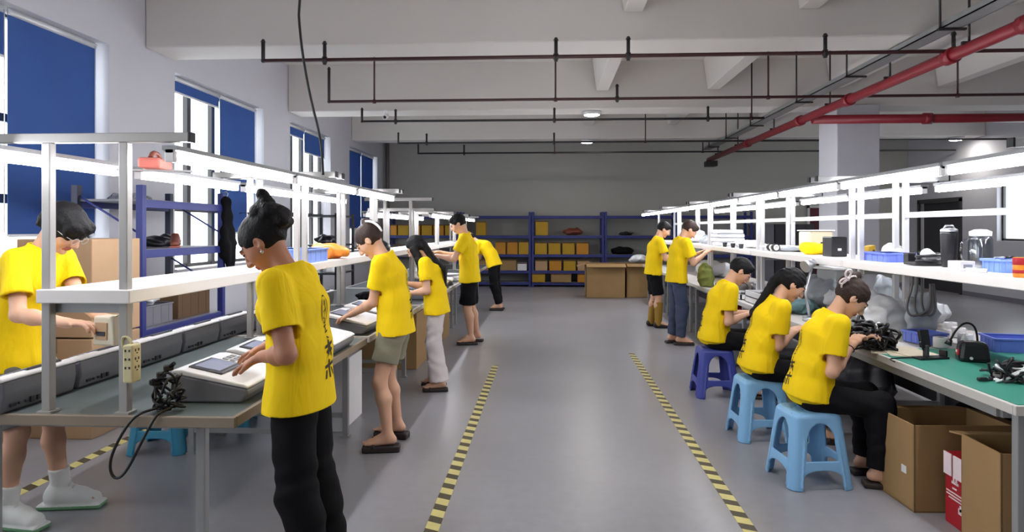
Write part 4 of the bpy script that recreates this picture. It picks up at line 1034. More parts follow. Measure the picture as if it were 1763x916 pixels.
place_stool(st, 1.50, 6.14, 0, 'stool_navy', 'dark blue plastic stool under the short-haired seated man')
place_stool(st, -2.62, 4.45, .1, 'stool_teal', 'blue plastic stool seen under the nearest left bench')
place_stool(st, -2.45, 4.98, .2, 'stool_teal', 'blue plastic stool partly hidden behind a leg under the left benches')

# ---------------------------------------------------------------- terminals on the left benches
def terminal(x, y, rz, w=.41, d=.34, hb=.125, hf=.06, label='', group='', screen=True, z=BT):
    o = empty('desktop_terminal', (x, y, z), rz, label=label, cat='terminal', group=group)
    MB().prism([(-d/2+.03, 0), (d/2-.015, 0), (d/2, hb*.55), (d/2-.004, hb), (-d/2+.004, hf), (-d/2, hf*.6)], -w/2, w/2, 'x', bev=.010).build('base_housing', 'body_grey', o)
    MB().prism([(d/2, hb+.001), (d/2-.006, hb+.014), (d/2-.05, hb+.016), (-d/2+.02, hf+.022), (-d/2-.004, hf+.010), (-d/2, hf+.001)], -w/2-.003, w/2+.003, 'x', bev=.006).build('top_cover', 'white_plastic', o)
    sl = math.atan2(hb-hf, d); rot = Matrix.Rotation(sl, 4, 'X')
    def top(y_): return hb+.016+(y_-d/2+.05)*(hb+.016-hf-.022)/(d-.07)
    if screen:
        c = (-.055, .045, top(.045)+.003)
        s = MB().box(c, (.20, .155, .012), .005, rot).build('screen_bezel', 'screen_bezel', o)
        MB().box((c[0], c[1], c[2]+.006), (.165, .115, .003), 0, rot).build('screen', 'screen_blue', s)
        k = MB()
        for i in range(3):
            for j in range(3): k.box((.09+.035*i, .0+.035*j, top(.0+.035*j)+.003), (.026, .026, .006), .003, rot)
        k.build('keypad', 'housing', o)
    p = MB()
    for i, (ww, hh) in enumerate(((.014, .02), (.022, .024), (.01, .01), (.01, .01), (.03, .012))): p.box((.02+.034*i, d/2+.001-.004, .028), (ww, .008, hh), .001)
    p.build('ports', 'port_dark', o)
    return o
ws = ['nearest', 'second', 'third', 'fourth', 'fifth']
for i in range(5): terminal(-2.33, 2.77+.45*i, -PI/2, w=.42, d=.30, hb=.13, hf=.04, label='%s grey and white terminal in the window-side row, its ports facing the aisle' % ws[i], group='terminals in the window-side row')
terminal(-1.455, 3.0, PI/2, label='grey terminal with white top and screen under the hand of the woman in black trousers', group='terminals at the aisle edge')
terminal(-1.47, 3.50, PI/2+.06, label='white-topped terminal with screen behind the one being tested', group='terminals at the aisle edge')
terminal(-1.42, 4.05, PI/2, label='white-topped terminal at the bench edge, left of the woman in khaki shorts', group='terminals at the aisle edge', screen=False)
terminal(-1.44, 4.87, PI/2-.05, label='white terminal under the hands of the woman in khaki shorts', group='terminals at the aisle edge')
terminal(-1.46, 5.45, PI/2, label='terminal between the khaki-shorts woman and the long-haired woman', group='terminals at the aisle edge')
for i, y in enumerate((7.2, 7.75, 8.5, 9.0)): terminal(-1.46, y, PI/2+.03*i, hb=.10, hf=.05, label='%s white terminal beside the man in black shorts' % ws[i], group='terminals near the man in black shorts', screen=i % 2 == 0)
for i in range(4): terminal(-2.3, 5.0+.47*i, -PI/2, w=.42, d=.30, hb=.12, hf=.05, label='%s terminal in the window-side row of the second and third left benches' % ws[i], group='terminals on the second left bench')
# power strip on the post, plugs and tangled leads
o = empty('power_strip', (-1.672, 2.60, .885), label='cream power strip fixed upright to the bench post', cat='power strip')
o.scale = (.8, .85, .76); MB().box((0, 0, .10), (.052, .07, .2), .008).build('strip_body', 'socket_cream', o)
for z in (.17, .125, .08): MB().box((.026, -.012, z), (.003, .008, .014)).box((.026, .012, z), (.003, .008, .014)).box((.026, 0, z-.016), (.003, .01, .006)).box((-.01, -.035, z), (.008, .003, .012)).box((.01, -.035, z), (.008, .003, .012)).build('socket', 'port_dark', o)
MB().tube([(.0, 0, .2), (-.02, 0, .24), (-.06, .0, .235), (-.05, .03, .1), (-.05, .03, .02)], .006, smooth_path=2).build('cord', 'socket_cream', o)
o = empty('cable_tangle', (-1.56, 2.66, BT), label='tangle of black leads and plugs hanging beside the power strip', cat='cables'); rr = random.Random(5)
tangle(o, 12, .0055, ['cable_black'], (.075, .05, .15), 5)
for k in range(6):
    z = .12+.03*(k % 3); MB().box((-.05+.03*(k % 3), -.01, z), (.035, .028, .024), .006, rot=rr.random()).cyl((-.05+.03*(k % 3), -.01, z), (-.02+.03*(k % 3), -.02, z+.02), .008).build('plug', 'black_plastic', o)
tag(MB().tube([(-1.58, 2.62, .775), (-1.62, 2.57, .768), (-1.66, 2.555, .73), (-1.72, 2.55, .62), (-1.73, 2.545, .55), (-1.70, 2.54, .51), (-1.66, 2.545, .54), (-1.60, 2.55, .66), (-1.56, 2.556, .74), (-1.55, 2.58, .767), (-1.53, 2.64, .775)], .0058, 8, smooth_path=2).build('hanging_lead', 'cable_black'), 'black lead looping down over the near edge of the left bench', 'cable')
# items on the left upper shelf and benches
def crate(p, d, m, label, rz=0, cat='crate', group=None):
    w, l, h = d; o = empty('parts_crate', p, rz, label=label, cat=cat, group=group); t = .006; mb = MB()
    for sx, sy, cx, cy in ((w, t, 0, -l/2), (w, t, 0, l/2), (t, l, -w/2, 0), (t, l, w/2, 0)): mb.box((cx, cy, h/2), (sx, sy, h), .001)
    mb.box((0, 0, t/2), (w, l, t)); mb.build('crate_body', m, o)
    r = MB()
    for sx, sy, cx, cy in ((w+.02, .014, 0, -l/2-.004), (w+.02, .014, 0, l/2+.004), (.014, l+.02, -w/2-.004, 0), (.014, l+.02, w/2+.004, 0)): r.box((cx, cy, h-.006), (sx, sy, .014), .003)
    r.build('rim', m, o)
    g = MB()
    for i in range(4): g.box((-w/2+w*(i+.5)/4, -l/2-.003, h/2), (.006, .005, h*.9)); g.box((-w/2-.003, -l/2+l*(i+.5)/4, h/2), (.005, .006, h*.9)); g.box((w/2+.003, -l/2+l*(i+.5)/4, h/2), (.005, .006, h*.9))
    g.build('ribs', m, o)
    return o
crate((-1.85, 4.85, 1.2555), (.30, .42, .10), 'bin_pale', 'pale blue plastic crate on the shelf above the left benches')
blob('plastic_bag', (-1.82, 5.42, 1.2555), (.17, .20, .085), 'orange_bag', 'orange bag of parts beside the blue crate on the left shelf', 'bag', seed=11)
o = empty('hand_tool', at(268, 294, 3.2), .3, label='pinkish red tool block lying on the light rail near the power post', cat='tool')
MB().box((.0, 0, .03), (.10, .24, .05), .012).build('tool_body', 'pink', o); MB().tube([(0, -.09, .055), (0, -.05, .085), (0, .05, .085), (0, .09, .055)], .012, smooth_path=1).build('handle', 'brown_leather', o)
MB().box((0, 0, .0), (.34, .05, .008)).build('support_strip', 'metal_grey', o)
def display(p, rz, label):
    o = empty('small_display', p, rz, label=label, cat='display')
    MB().box((0, 0, .075), (.15, .05, .15), .01).build('display_body', 'black_plastic', o); MB().box((0, -.026, .08), (.12, .003, .10)).build('screen', 'screen_blue', o); MB().box((0, .0, .155), (.19, .10, .014), .004).build('top_plate', 'white_plastic', o)
display((-1.78, 4.75, BT), .6, 'small blue-screened display beside stacked papers on the second left bench')
def papers(c, n, m, label, w=.21, l=.30, t=.012, spread=.06, seed=1, cat='papers'):
    o = empty('paper_stack', c, label=label, cat=cat); rr = random.Random(seed)
    for k in range(n): MB().box((rr.uniform(-1, 1)*spread, rr.uniform(-1, 1)*spread, t*(k+.5)), (w, l, t*.92), .002, rot=rr.uniform(-.5, .5)).build('sheet', m, o)
papers((-1.72, 5.05, BT), 7, 'white_matt', 'loose white sheets beside the small display on the second left bench')
papers((-1.60, 6.1, BT), 6, 'white_matt', 'loose white sheets under the hand of the long-haired woman', seed=3)
papers((-1.45, 9.55, BT), 9, 'white_matt', 'layered white sheets near the man in black shorts', seed=5, spread=.1)
blob('plastic_bag', (-1.85, 6.95, BT), (.18, .22, .06), 'cloth_black', 'black heap on the bench behind the long-haired woman', 'bag', seed=12)
blob('cloth_bundle', (-1.83, 7.1, 1.2555), (.14, .2, .09), 'black_plastic', 'dark bundle on the left shelf behind the long-haired woman', 'bundle', seed=13)
blob('plastic_bag', (-1.8, 8.9, BT), (.16, .2, .16), 'bag_white', 'white plastic bag on the bench before the man in black shorts', 'bag', seed=14)
o = empty('wire_stand', (-1.45, 8.2, BT), label='bent white wire stand on the bench before the man in black shorts', cat='stand')
MB().cyl((0, 0, 0), (0, 0, .015), .09).build('base', 'white_plastic', o); MB().tube([(0, 0, .01), (.0, 0, .25), (.03, 0, .38), (0, .0, .50), (-.15, 0, .52)], .014, smooth_path=2).build('arm', 'white_plastic', o)
# things on and near the window rack
blob('jacket', (-4.0, 6.65, 1.322), (.18, .28, .07), 'black_plastic', 'dark folded cloth on the upper shelf of the window rack', 'cloth', seed=21)
o = empty('hanging_jacket', (-3.47, 7.03, 1.05), label='black jacket hanging on the far post of the window rack', cat='jacket')
F = Field((-.12, -.14, -.1), (.14, .16, .85), .01); F.ec((0, 0, .75), (0, .02, .2), (.05, .05), (.08, .1)); F.ec((0, 0, .55), (.02, .04, .0), (.04, .07), (.05, .05)); F.ec((-.0, .0, .72), (.0, .12, .3), .035, .045)
F.add(lambda x, y, z: .01*np.sin(60*y+8*z)+.006*np.sin(40*z)); field_mesh(F, 'jacket_body', 'cloth_black', o, it=1)
MB().tube([(.0, 0, .78), (.02, 0, .83), (0, 0, .85), (-.03, 0, .84)], .006).build('hook', 'silver', o)
o = empty('shoe', (-3.62, 6.3, 1.322), .5, label='brown shoe-shaped object leaning on the window rack shelf', cat='shoe')
F = Field((-.1, -.24, -.02), (.1, .22, .2), .007); F.ec((0, .1, .07), (0, -.14, .035), (.045, .055), (.04, .03)); F.ec((0, .12, .06), (0, .13, .13), .04, .035, flatb=True); F.cut((0, 0, .0), (0, 0, -1)); field_mesh(F, 'shoe_upper', 'brown_leather', o); MB().box((0, -.01, .006), (.09, .30, .012), .004).build('sole', 'pink', o)
crate((-3.8, 5.95, .622), (.42, .5, .18), 'cabinet_grey', 'grey plastic tub on the lower shelf of the window rack')
blob('plastic_bag', (-3.75, 5.95, .80), (.18, .2, .07), 'bag_white', 'white plastic bags heaped on the grey tub in the window rack', 'bag', seed=22)
crate((-3.8, 6.6, .622), (.42, .6, .36), 'carton_in', 'brown box on the lower shelf of the window rack')
crate((-3.05, 6.3, 0), (.4, .5, .5), 'cabinet_grey', 'grey bin on the floor between the window rack and the benches', cat='bin')
blob('cloth_bundle', (-4.0, 6.2, 1.762), (.15, .3, .05), 'bag_clear', 'clear plastic wrap on top of the window rack', 'wrap', seed=23)
o = empty('shelf_cart', (-3.9, 10.4, 0), label='dark open shelf by the third window with bottles on it', cat='shelf')
for px in (0, .55):
    for py in (0, .9): MB().span((px-.02, py-.02, 0), (px+.02, py+.02, 1.75)).build('upright', 'black_plastic', o)
for z in (.3, .8, 1.25, 1.72): MB().span((-.02, -.02, z-.03), (.57, .92, z)).build('shelf', 'black_plastic', o)
for i, (y, m, l) in enumerate(((10.6, 'white_plastic', 'white bottle on the dark shelf by the third window'), (10.85, 'pale_green', 'pale green bottle on the dark shelf by the third window'))):
    o = empty('bottle', (-3.5, y, .801), label=l, cat='bottle'); MB().lathe([(0, 0), (.09, 0), (.095, .03), (.095, .26), (.04, .33), (.035, .36), (0, .36)]).build('bottle_body', m, o); MB().cyl((0, 0, .355), (0, 0, .39), .04).build('cap', 'white_plastic', o)
blob('cloth_bundle', (-3.62, 10.85, 1.251), (.2, .3, .10), 'black_plastic', 'black bundle with grey wrap on the dark shelf by the third window', 'bundle', seed=24)

# ---------------------------------------------------------------- right: upper shelf
def put(px, Y, z=ST, dx=0): p = at(px, 400, Y); return (p[0]+dx, Y, z)
def onS(px, X, z=ST):
    u = (px-881.5)/1150; d = X/(_F[0]+u*_R[0]); return (X, d*(_F[1]+u*_R[1]), z)
o = empty('thermos', onS(1634, 2.42), label='tall dark grey thermos flask on the right upper shelf', cat='flask')
MB().lathe([(0, 0), (.036, 0), (.038, .01), (.042, .05), (.047, .20), (.046, .215), (0, .216)]).build('flask_body', 'black_plastic', o); MB().lathe([(.046, .21), (.046, .228), (.03, .236), (0, .238)]).tube([(-.03, 0, .235), (-.02, 0, .25), (.02, 0, .25), (.03, 0, .235)], .006).build('lid', 'silver', o)
o = empty('plastic_jug', onS(1688, 2.52), label='clear plastic jug with white lid right of the thermos on the shelf', cat='jug')
MB().lathe([(0, .002), (.058, .002), (.06, .02), (.058, .17), (.05, .19), (.052, .195), (.062, .17), (.064, .02), (.06, 0), (0, 0)]).build('jug_body', 'clear_plastic', o); MB().lathe([(.055, .19), (.057, .215), (.03, .228), (0, .23)]).build('lid', 'white_plastic', o); MB().tube([(-.06, 0, .17), (-.11, 0, .16), (-.11, 0, .05), (-.06, 0, .04)], .007, smooth_path=2).build('handle', 'clear_plastic', o)
o = empty('small_carton', onS(1655, 2.28), .1, label='small white box right of the thermos foot on the shelf', cat='box'); MB().box((0, 0, .027), (.085, .10, .054), .003).build('box_body', 'white_matt', o); MB().box((0, -.051, .027), (.05, .002, .02)).build('print', 'housing', o)
for k, (px, l) in enumerate(((1672, 'left'), (1690, 'middle'))):
    o = empty('tape_roll', onS(px, 2.27), label='%s small black and white tape roll lying before the clear jug' % l, cat='roll'); MB().lathe([(.012, .0), (.024, 0), (.024, .022), (.012, .022), (.012, 0)]).build('roll', 'white_matt', o); MB().lathe([(.008, .001), (.012, .001), (.012, .021), (.008, .021), (.008, .001)]).build('core', 'black_plastic', o)
crate(onS(1733, 2.45), (.15, .16, .07), 'bin_pale', 'pale blue bin at the near end of the right upper shelf')
o = empty('small_tool', onS(1730, 2.45, ST+.072), .4, label='thin black tool resting across the pale blue bin', cat='tool'); MB().cyl((-.08, 0, .006), (.06, 0, .006), .004).build('shaft', 'silver', o); MB().cyl((.0, .0, .006), (.08, 0, .006), .006).build('handle', 'black_plastic', o)
o = empty('drink_can', onS(1758, 2.25), label='red and orange tin at the near end of the right shelf', cat='can'); MB().lathe([(0, 0), (.03, 0), (.033, .004), (.033, .09), (.03, .095), (0, .096)]).build('can_body', 'orange_bag', o); MB().lathe([(.0335, .06), (.034, .062), (.034, .092), (.0335, .094)]).lathe([(.0335, .02), (.034, .021), (.034, .035), (.0335, .036)]).build('label_band', 'box_red', o)
o = empty('headset', onS(1600, 2.4), label='black coiled device with a white roll on the right shelf, left of the thermos', cat='device')
MB().tube([(.07*math.cos(a*.5), .075*math.sin(a*.5)*1.0, .014+.007*a/3) for a in range(30)], .009, 8).build('coil', 'black_plastic', o); MB().cyl((0, -.03, .045), (0, .04, .075), .036, n=20).build('white_roll', 'white_plastic', o); MB().box((-.02, .0, .014), (.20, .13, .022), .008).build('base', 'black_plastic', o)
o = empty('small_black_box', onS(1566, 2.35), label='small black box standing left of the coiled device on the shelf', cat='box'); MB().box((0, 0, .035), (.05, .06, .07), .004).build('box_body', 'black_plastic', o); MB().box((0, -.0, .0725), (.052, .062, .006), .002).build('lid', 'cabinet_dark', o)
crate(onS(1530, 2.42), (.19, .32, .065), 'bin_blue', 'blue ribbed crate on the right shelf between the posts and thermos')
blob('plastic_bag', onS(1536, 2.62), (.09, .10, .085), 'bag_white', 'white bag standing behind the blue ribbed crate', 'bag', seed=31)
o = empty('yellow_folder', onS(1496, 2.42), .3, label='yellow folded card leaning by the bench post on the shelf', cat='card'); MB().prism([(-.05, 0), (.05, 0), (.03, .11), (-.02, .10)], -.03, .03, 'y', bev=.004).build('card', 'box_yellow', o); MB().box((.015, -.032, .055), (.02, .002, .04)).build('mark', 'black_plastic', o)
o = empty('black_speaker', onS(1437, 2.40), .05, label='black box with a small white label on the right shelf', cat='box'); MB().box((0, 0, .083), (.13, .17, .166), .008).build('box_body', 'black_plastic', o); MB().box((0, -.0865, .06), (.03, .002, .02)).build('label', 'white_matt', o)
blob('cloth_bundle', onS(1400, 2.42), (.14, .2, .075), 'yellow', 'yellow cloth heaped left of the black box on the shelf', 'cloth', seed=33, amp=.12)
o = empty('cream_machine', onS(1404, 2.6), label='cream machine housing with a knob behind the yellow cloth', cat='machine'); MB().box((0, 0, .11), (.22, .3, .2), .02).build('machine_body', 'beige', o); MB().cyl((.0, -.15, .09), (.0, -.17, .09), .016).build('knob', 'black_plastic', o); MB().box((0, 0, .215), (.24, .32, .012), .004).build('top_plate', 'white_plastic', o)
for i, (px, l) in enumerate(((1327, 'left black and white roll of tape standing on the middle of the shelf'), (1335, 'right black roll of tape standing on the middle of the shelf'))):
    o = empty('tape_roll', onS(px, 2.3, ST+.042), PI/2*.1, label=l, cat='roll'); MB().lathe([(.016, -.02), (.04, -.02), (.04, .02), (.016, .02), (.016, -.02)], rot=Matrix.Rotation(PI/2, 4, 'X')).build('roll', 'black_plastic', o); MB().lathe([(.014, -.021), (.03, -.021), (.03, .021), (.014, .021), (.014, -.021)], rot=Matrix.Rotation(PI/2, 4, 'X')).build('core', 'white_plastic', o)
def boxes_stack(px, X, n, d, m, label, seed=1):
    p = onS(px, X); rr = random.Random(seed)
    for k in range(n):
        o = empty('folded_cloth', (p[0], p[1], ST+.0005+d[2]*k), rr.uniform(-.12, .12), label='%s %s' % (['lowest', 'middle', 'upper', 'topmost', 'very topmost'][k], label), cat='cloth stack', group=label)
        MB().box((0, 0, d[2]/2), (d[0], d[1], d[2]-.002), d[2]*.3).build('cloth', m, o)
boxes_stack(1252, 2.45, 4, (.34, .42, .055), 'bag_white', 'layer of the white cloth stack on the right shelf')
boxes_stack(1345, 2.45, 2, (.30, .42, .028), 'white_matt', 'white tray under the tape rolls on the right shelf')
for i, (px, m, l, r) in enumerate(((1198, 'bag_white', 'white bag draped on the shelf before the worker in jeans', (.2, .3, .13)), (1285, 'bag_white', 'white bag on the shelf right of the cloth stack', (.17, .25, .06)), (1303, 'white_matt', 'low white heap of parts on the right shelf near the double post', (.15, .2, .04)), (1365, 'bag_grey', 'grey heap of small parts on the shelf left of the yellow cloth', (.14, .18, .035)), (1225, 'bag_grey', 'pale grey bag behind the cloth stack on the shelf', (.16, .25, .1)))):
    blob('plastic_bag', onS(px, 2.5), r, m, l, 'bag', seed=40+i)
for i, (px, m) in enumerate(((1248, 'black_plastic'), (1262, 'black_plastic'), (1276, 'cabinet_dark'))):
    o = empty('parts_cup', onS(px, 2.26), label='%s small dark cup before the white cloth stack' % ['first', 'second', 'third'][i], cat='cup'); MB().lathe([(0, 0), (.022, 0), (.03, .055), (.026, .055), (.018, .005), (0, .005)]).build('cup', m, o)

# ---------------------------------------------------------------- right: bench tops
o = empty('cutting_mat', (1.975, 2.94, .7522), label='green mat covering the nearest right bench', cat='mat')
MB().prism([(.012, .005), (1.01, .005), (1.01, 1.35), (.20, 1.35), (.012, 1.18)], 0, .003, 'z').build('mat_sheet', 'mat_green', o)
Z1 = .7556
p = on(1597, 618, Z1); o = empty('phone_stand', p, .25, label='small black upright stand on the green mat', cat='stand')
MB().box((.02, 0, .006), (.19, .07, .012), .003).box((.105, 0, .028), (.014, .05, .04), .003).build('base', 'black_plastic', o); MB().box((-.01, .0, .045), (.02, .03, .07), .004).build('stem', 'cabinet_dark', o); MB().box((-.01, .015, .115), (.062, .02, .10), .004, rot=Matrix.Rotation(-.2, 4, 'X')).build('plate', 'black_plastic', o)
MB().tube([(-.05, .0, .10), (-.02, .01, .05), (0, 0, .03)], .004).tube([(-.085, 0, .01), (-.16, .03, .006), (-.24, .02, .006), (-.27, -.06, .006)], .004, smooth_path=2).build('cord', 'cable_black', o)
p = on(1680, 625, Z1); o = empty('power_adapter', (p[0]+.02, p[1]+.06, Z1), -.35, label='black power unit with a red switch on the green mat', cat='power unit')
MB().box((0, 0, .055), (.16, .13, .11), .022, taper=.82).build('unit_body', 'black_plastic', o); MB().box((-.076, -.02, .05), (.01, .05, .03), .003, rot=Matrix.Rotation(.1, 4, 'Y')).build('switch', 'box_red', o); MB().box((-.081, -.02, .055), (.004, .02, .012)).build('switch_mark', 'white_plastic', o); MB().cyl((-.02, -.068, .025), (-.02, -.074, .025), .008).build('knob', 'white_plastic', o)
o = empty('cable_tangle', on(1745, 655, Z1), label='tangle of black and white leads at the near corner of the green mat', cat='cables'); rr = random.Random(9)
tangle(o, 16, .006, ['cable_black', 'cable_white', 'cable_black'], (.13, .12, .08), 9)
MB().tube([(.085*math.cos(a*PI/10), .06*math.sin(a*PI/10)-.0, .02+.004*(a % 3)) for a in range(40)], .006, 7).build('grey_coil', 'cable_grey', o)
MB().tube([(-.02, 0, .008), (-.10, -.01, .008), (-.16, -.03, .008)], .007).box((-.17, -.033, .012), (.045, .022, .018), .005, rot=.2).build('plug', 'black_plastic', o)
crate(on(1742, 603, Z1), (.26, .20, .085), 'bin_blue', 'blue bin standing on the far side of the black power unit', -.2)
o = empty('plastic_cup', (3.0, 4.18, Z1-.003), label='white plastic cup behind the blue bin on the right bench', cat='cup'); MB().lathe([(0, 0), (.05, 0), (.062, .09), (.064, .095), (.058, .093), (.046, .006), (0, .006)]).build('cup', 'pale_green', o)
for i, (px, py) in enumerate(((1625, 584), (1650, 580), (1636, 570), (1662, 592), (1620, 598))):
    o = empty('tape_roll', on(px, py, Z1, .0), label='%s of the white rolls clustered left of the black power unit' % ['leftmost', 'right-hand', 'rear', 'nearest', 'lower left'][i], cat='roll', group='white rolls on the right bench')
    MB().lathe([(.018, 0), (.042, 0), (.044, .004), (.044, .06), (.042, .064), (.018, .064), (.018, 0)]).build('roll', 'white_matt', o); MB().lathe([(.014, .001), (.018, .001), (.018, .063), (.014, .063), (.014, .001)]).build('core', 'cabinet_dark' if i > 1 else 'beige', o)
o = empty('glue_bottle', on(1660, 610, Z1), label='white squeeze bottle just behind the black power unit', cat='bottle'); MB().lathe([(0, 0), (.028, 0), (.03, .01), (.03, .07), (.012, .09), (.006, .12), (0, .12)]).build('bottle_body', 'white_plastic', o); MB().cyl((0, 0, .085), (0, 0, .10), .014).build('cap', 'white_matt', o)
crate(on(1592, 590, Z1), (.15, .20, .075), 'bin_blue', 'blue bin behind the small black stand on the right bench', .2)
o = empty('scissors', on(1590, 575, Z1, .09), .6, label='black handled tool lying across the blue bin behind the stand', cat='tool'); MB().box((0, 0, .012), (.14, .03, .02), .006).build('handle', 'black_plastic', o); MB().box((.1, 0, .012), (.08, .014, .004)).build('blade', 'silver', o)
o = empty('loose_cables', on(1498, 600, BT, .003), label='heap of glossy black cables before the woman with the bow clip', cat='cables'); rr = random.Random(19)
tangle(o, 30, .009, ['cable_black'], (.17, .15, .13), 19)
for k in range(7): MB().box((rr.uniform(-.12, .12), rr.uniform(-.1, .08), .03+.06*rr.random()), (.05, .03, .025), .006, rot=rr.random()*3).build('plug', 'black_plastic', o)
for k in range(5): MB().ball((rr.uniform(-.1, .1), rr.uniform(-.05, .05), .05+.1*rr.random()), .014, sub=2).build('white_plug', 'white_plastic', o)
papers(on(1545, 606, BT), 3, 'beige', 'beige sheets at the bench edge near the bow-clip woman', t=.004, spread=.05, seed=8)
for i, (px, py, r, m, l) in enumerate(((1520, 572, (.19, .17, .19), 'bag_white', 'large translucent white bag on the bench before the bow-clip woman'), (1592, 560, (.18, .18, .14), 'bag_white', 'white bag pile on the bench behind the blue bin'), (1528, 545, (.12, .12, .24), 'bag_grey', 'grey paper bag standing behind the large white bag'), (1410, 528, (.22, .2, .19), 'bag_grey', 'grey plastic bag between the two seated women'),
        (1378, 540, (.14, .16, .09), 'teal_cloth', 'teal cloth heap before the ponytailed woman'), (1385, 566, (.10, .10, .05), 'green_cloth', 'olive parts heap before the ponytailed woman'), (1448, 532, (.14, .14, .12), 'bag_white', 'white bag further back between the posts'), (1325, 510, (.12, .15, .08), 'pink_white', 'pinkish parts heap before the seated man'), (1638, 553, (.13, .13, .10), 'cloth_black', 'black bag behind the white rolls on the right bench'), (1352, 505, (.12, .2, .12), 'bag_white', 'white bag behind the ponytailed head on the right bench'))):
    p = on(px, py, BT); blob('plastic_bag' if 'bag' in l else 'cloth_bundle', (min(max(p[0], 2.0+r[0]), 3.1-r[0]*.7), p[1], BT+.0005), r, m, l, 'bag' if 'bag' in l else 'heap', seed=60+i, amp=.45)
o = empty('goose_neck_lamp', at(1683, 560, 3.95)[:2]+(BT,), label='thin black gooseneck arm curving over the black bag', cat='lamp')
MB().cyl((0, 0, 0), (0, 0, .02), .05).build('base', 'black_plastic', o); MB().tube([(0, 0, .02), (0.0, 0, .14), (-.02, 0, .20), (-.07, 0, .215), (-.12, 0, .17), (-.15, 0, .11)], .006, 8, smooth_path=2).build('arm', 'cable_black', o); MB().cyl((-.15, 0, .115), (-.165, 0, .085), .012, .02).build('head', 'black_plastic', o)
o = empty('hanging_hose', at(1570, 450, 4.6), label='grey hoses hanging from the right shelf behind the white bags', cat='hose')
for k in range(3): MB().tube([(k*.03, 0, -.02), (k*.03+.01, 0, -.15), (k*.05-.03, .02, -.30), (k*.06, .02, -.38), (k*.02+.12, 0, -.33), (.12+k*.01, 0, -.15)], .008, 8, smooth_path=2).build('hose', 'cable_grey', o)
blob('plastic_bag', at(1590, 480, 4.75)[:2]+(BT,), (.13, .10, .22), 'bag_grey', 'upright grey bag under the right shelf beside the hoses', 'bag', seed=81)
o = empty('silver_lamp_arm', (2.12, 5.55, BT), label='silver jointed lamp arm between the seated man and ponytailed woman', cat='lamp')
MB().cyl((0, 0, 0), (0, 0, .03), .055).build('base', 'silver', o); MB().tube([(0, 0, .02), (-.03, 0, .22), (.02, 0, .46)], .012).build('arm', 'silver', o); MB().ball((.02, 0, .47), .035).cyl((.02, 0, .47), (-.05, -.03, .44), .03, .05).build('head', 'silver', o)
# trays and grey sheets on the farther right benches
def tray(p, w, l, label, rz=0, n=1):
    for k in range(n):
        o = empty('parts_tray', (p[0], p[1], p[2]+.062*k), rz, label=(['lower ', 'upper '][k] if n > 1 else '')+label, cat='tray'); mb = MB().span((-w/2, -l/2, 0), (w/2, l/2, .006))
        for a, b in (((-w/2, -l/2), (w/2, -l/2+.015)), ((-w/2, l/2-.015), (w/2, l/2)), ((-w/2, -l/2), (-w/2+.015, l/2)), ((w/2-.015, -l/2), (w/2, l/2))): mb.span((*a, 0), (*b, .055))
        mb.build('tray_body', 'white_plastic', o)
        q = MB()
        for i in range(3):
            for j in range(3): q.box((-w/2+w*(i+.5)/3, -l/2+l*(j+.5)/3, .022), (w*.24, l*.24, .03), .004)
        q.build('parts', 'black_plastic', o)
tray((2.22, 6.75, BT), .38, .55, 'white tray of black parts behind the seated man', n=2)
tray((2.2, 7.4, BT), .36, .5, 'white tray of black parts further back on the third right bench')
blob('cloth_bundle', (2.2, 8.15, BT), (.2, .38, .10), 'cloth_grey', 'grey folded sheet on the bench beside the worker in jeans', 'cloth', seed=84, amp=.15)
blob('cloth_bundle', (2.05, 8.85, BT), (.12, .2, .2), 'green_cloth', 'olive patterned cloth in front of the worker in jeans', 'cloth', seed=85)
for i, (y, z, r, m) in enumerate(((8.0, BT, .06, 'silver'), (8.3, BT, .05, 'white_plastic'), (8.7, BT, .06, 'silver'))):
    o = empty('metal_pot', (2.45, y, z), label='%s small shiny pot under the shelf before the worker in jeans' % ['nearest', 'middle', 'farthest'][i], cat='pot'); MB().lathe([(0, 0), (r, 0), (r*1.1, .10), (r*.95, .10), (r*.9, .01), (0, .01)]).build('pot_body', m, o); MB().tube([(r*1.0, 0, .08), (r*1.5, 0, .07), (r*1.5, 0, .03), (r*1.0, 0, .02)], .006).build('handle', m, o)
o = empty('grey_bin', (2.85, 6.8, BT), .2, label='grey bin leaning under the right shelf behind the seated man', cat='bin'); MB().prism([(-.12, 0), (.10, 0), (.16, .34), (-.10, .36)], -.16, .16, 'y', bev=.01).build('bin_body', 'tray_grey', o); MB().box((-.0, 0, .36), (.28, .34, .03), .01).build('rim', 'white_plastic', o)
blob('plastic_bag', (2.55, 10.6, BT), (.25, .4, .17), 'bag_white', 'white bag heap on the fourth right bench', 'bag', seed=88)

for i, (x, y, r, m, l) in enumerate(((2.78, 3.6, (.22, .34, .30), 'cabinet_dark', 'dark sack added for shade behind the brown cartons under the nearest right bench'), (2.72, 4.45, (.24, .28, .26), 'cloth_black', 'black sack added for shade beyond the cartons under the nearest right bench'), (2.7, 6.0, (.24, .36, .26), 'cabinet_dark', 'dark sack added for shade under the second right bench'))):
    blob('sack', (x+.05, y, .001), r, m, l, 'sack', seed=91+i, h=.02)  # dark sacks, added to darken the space under the right benches

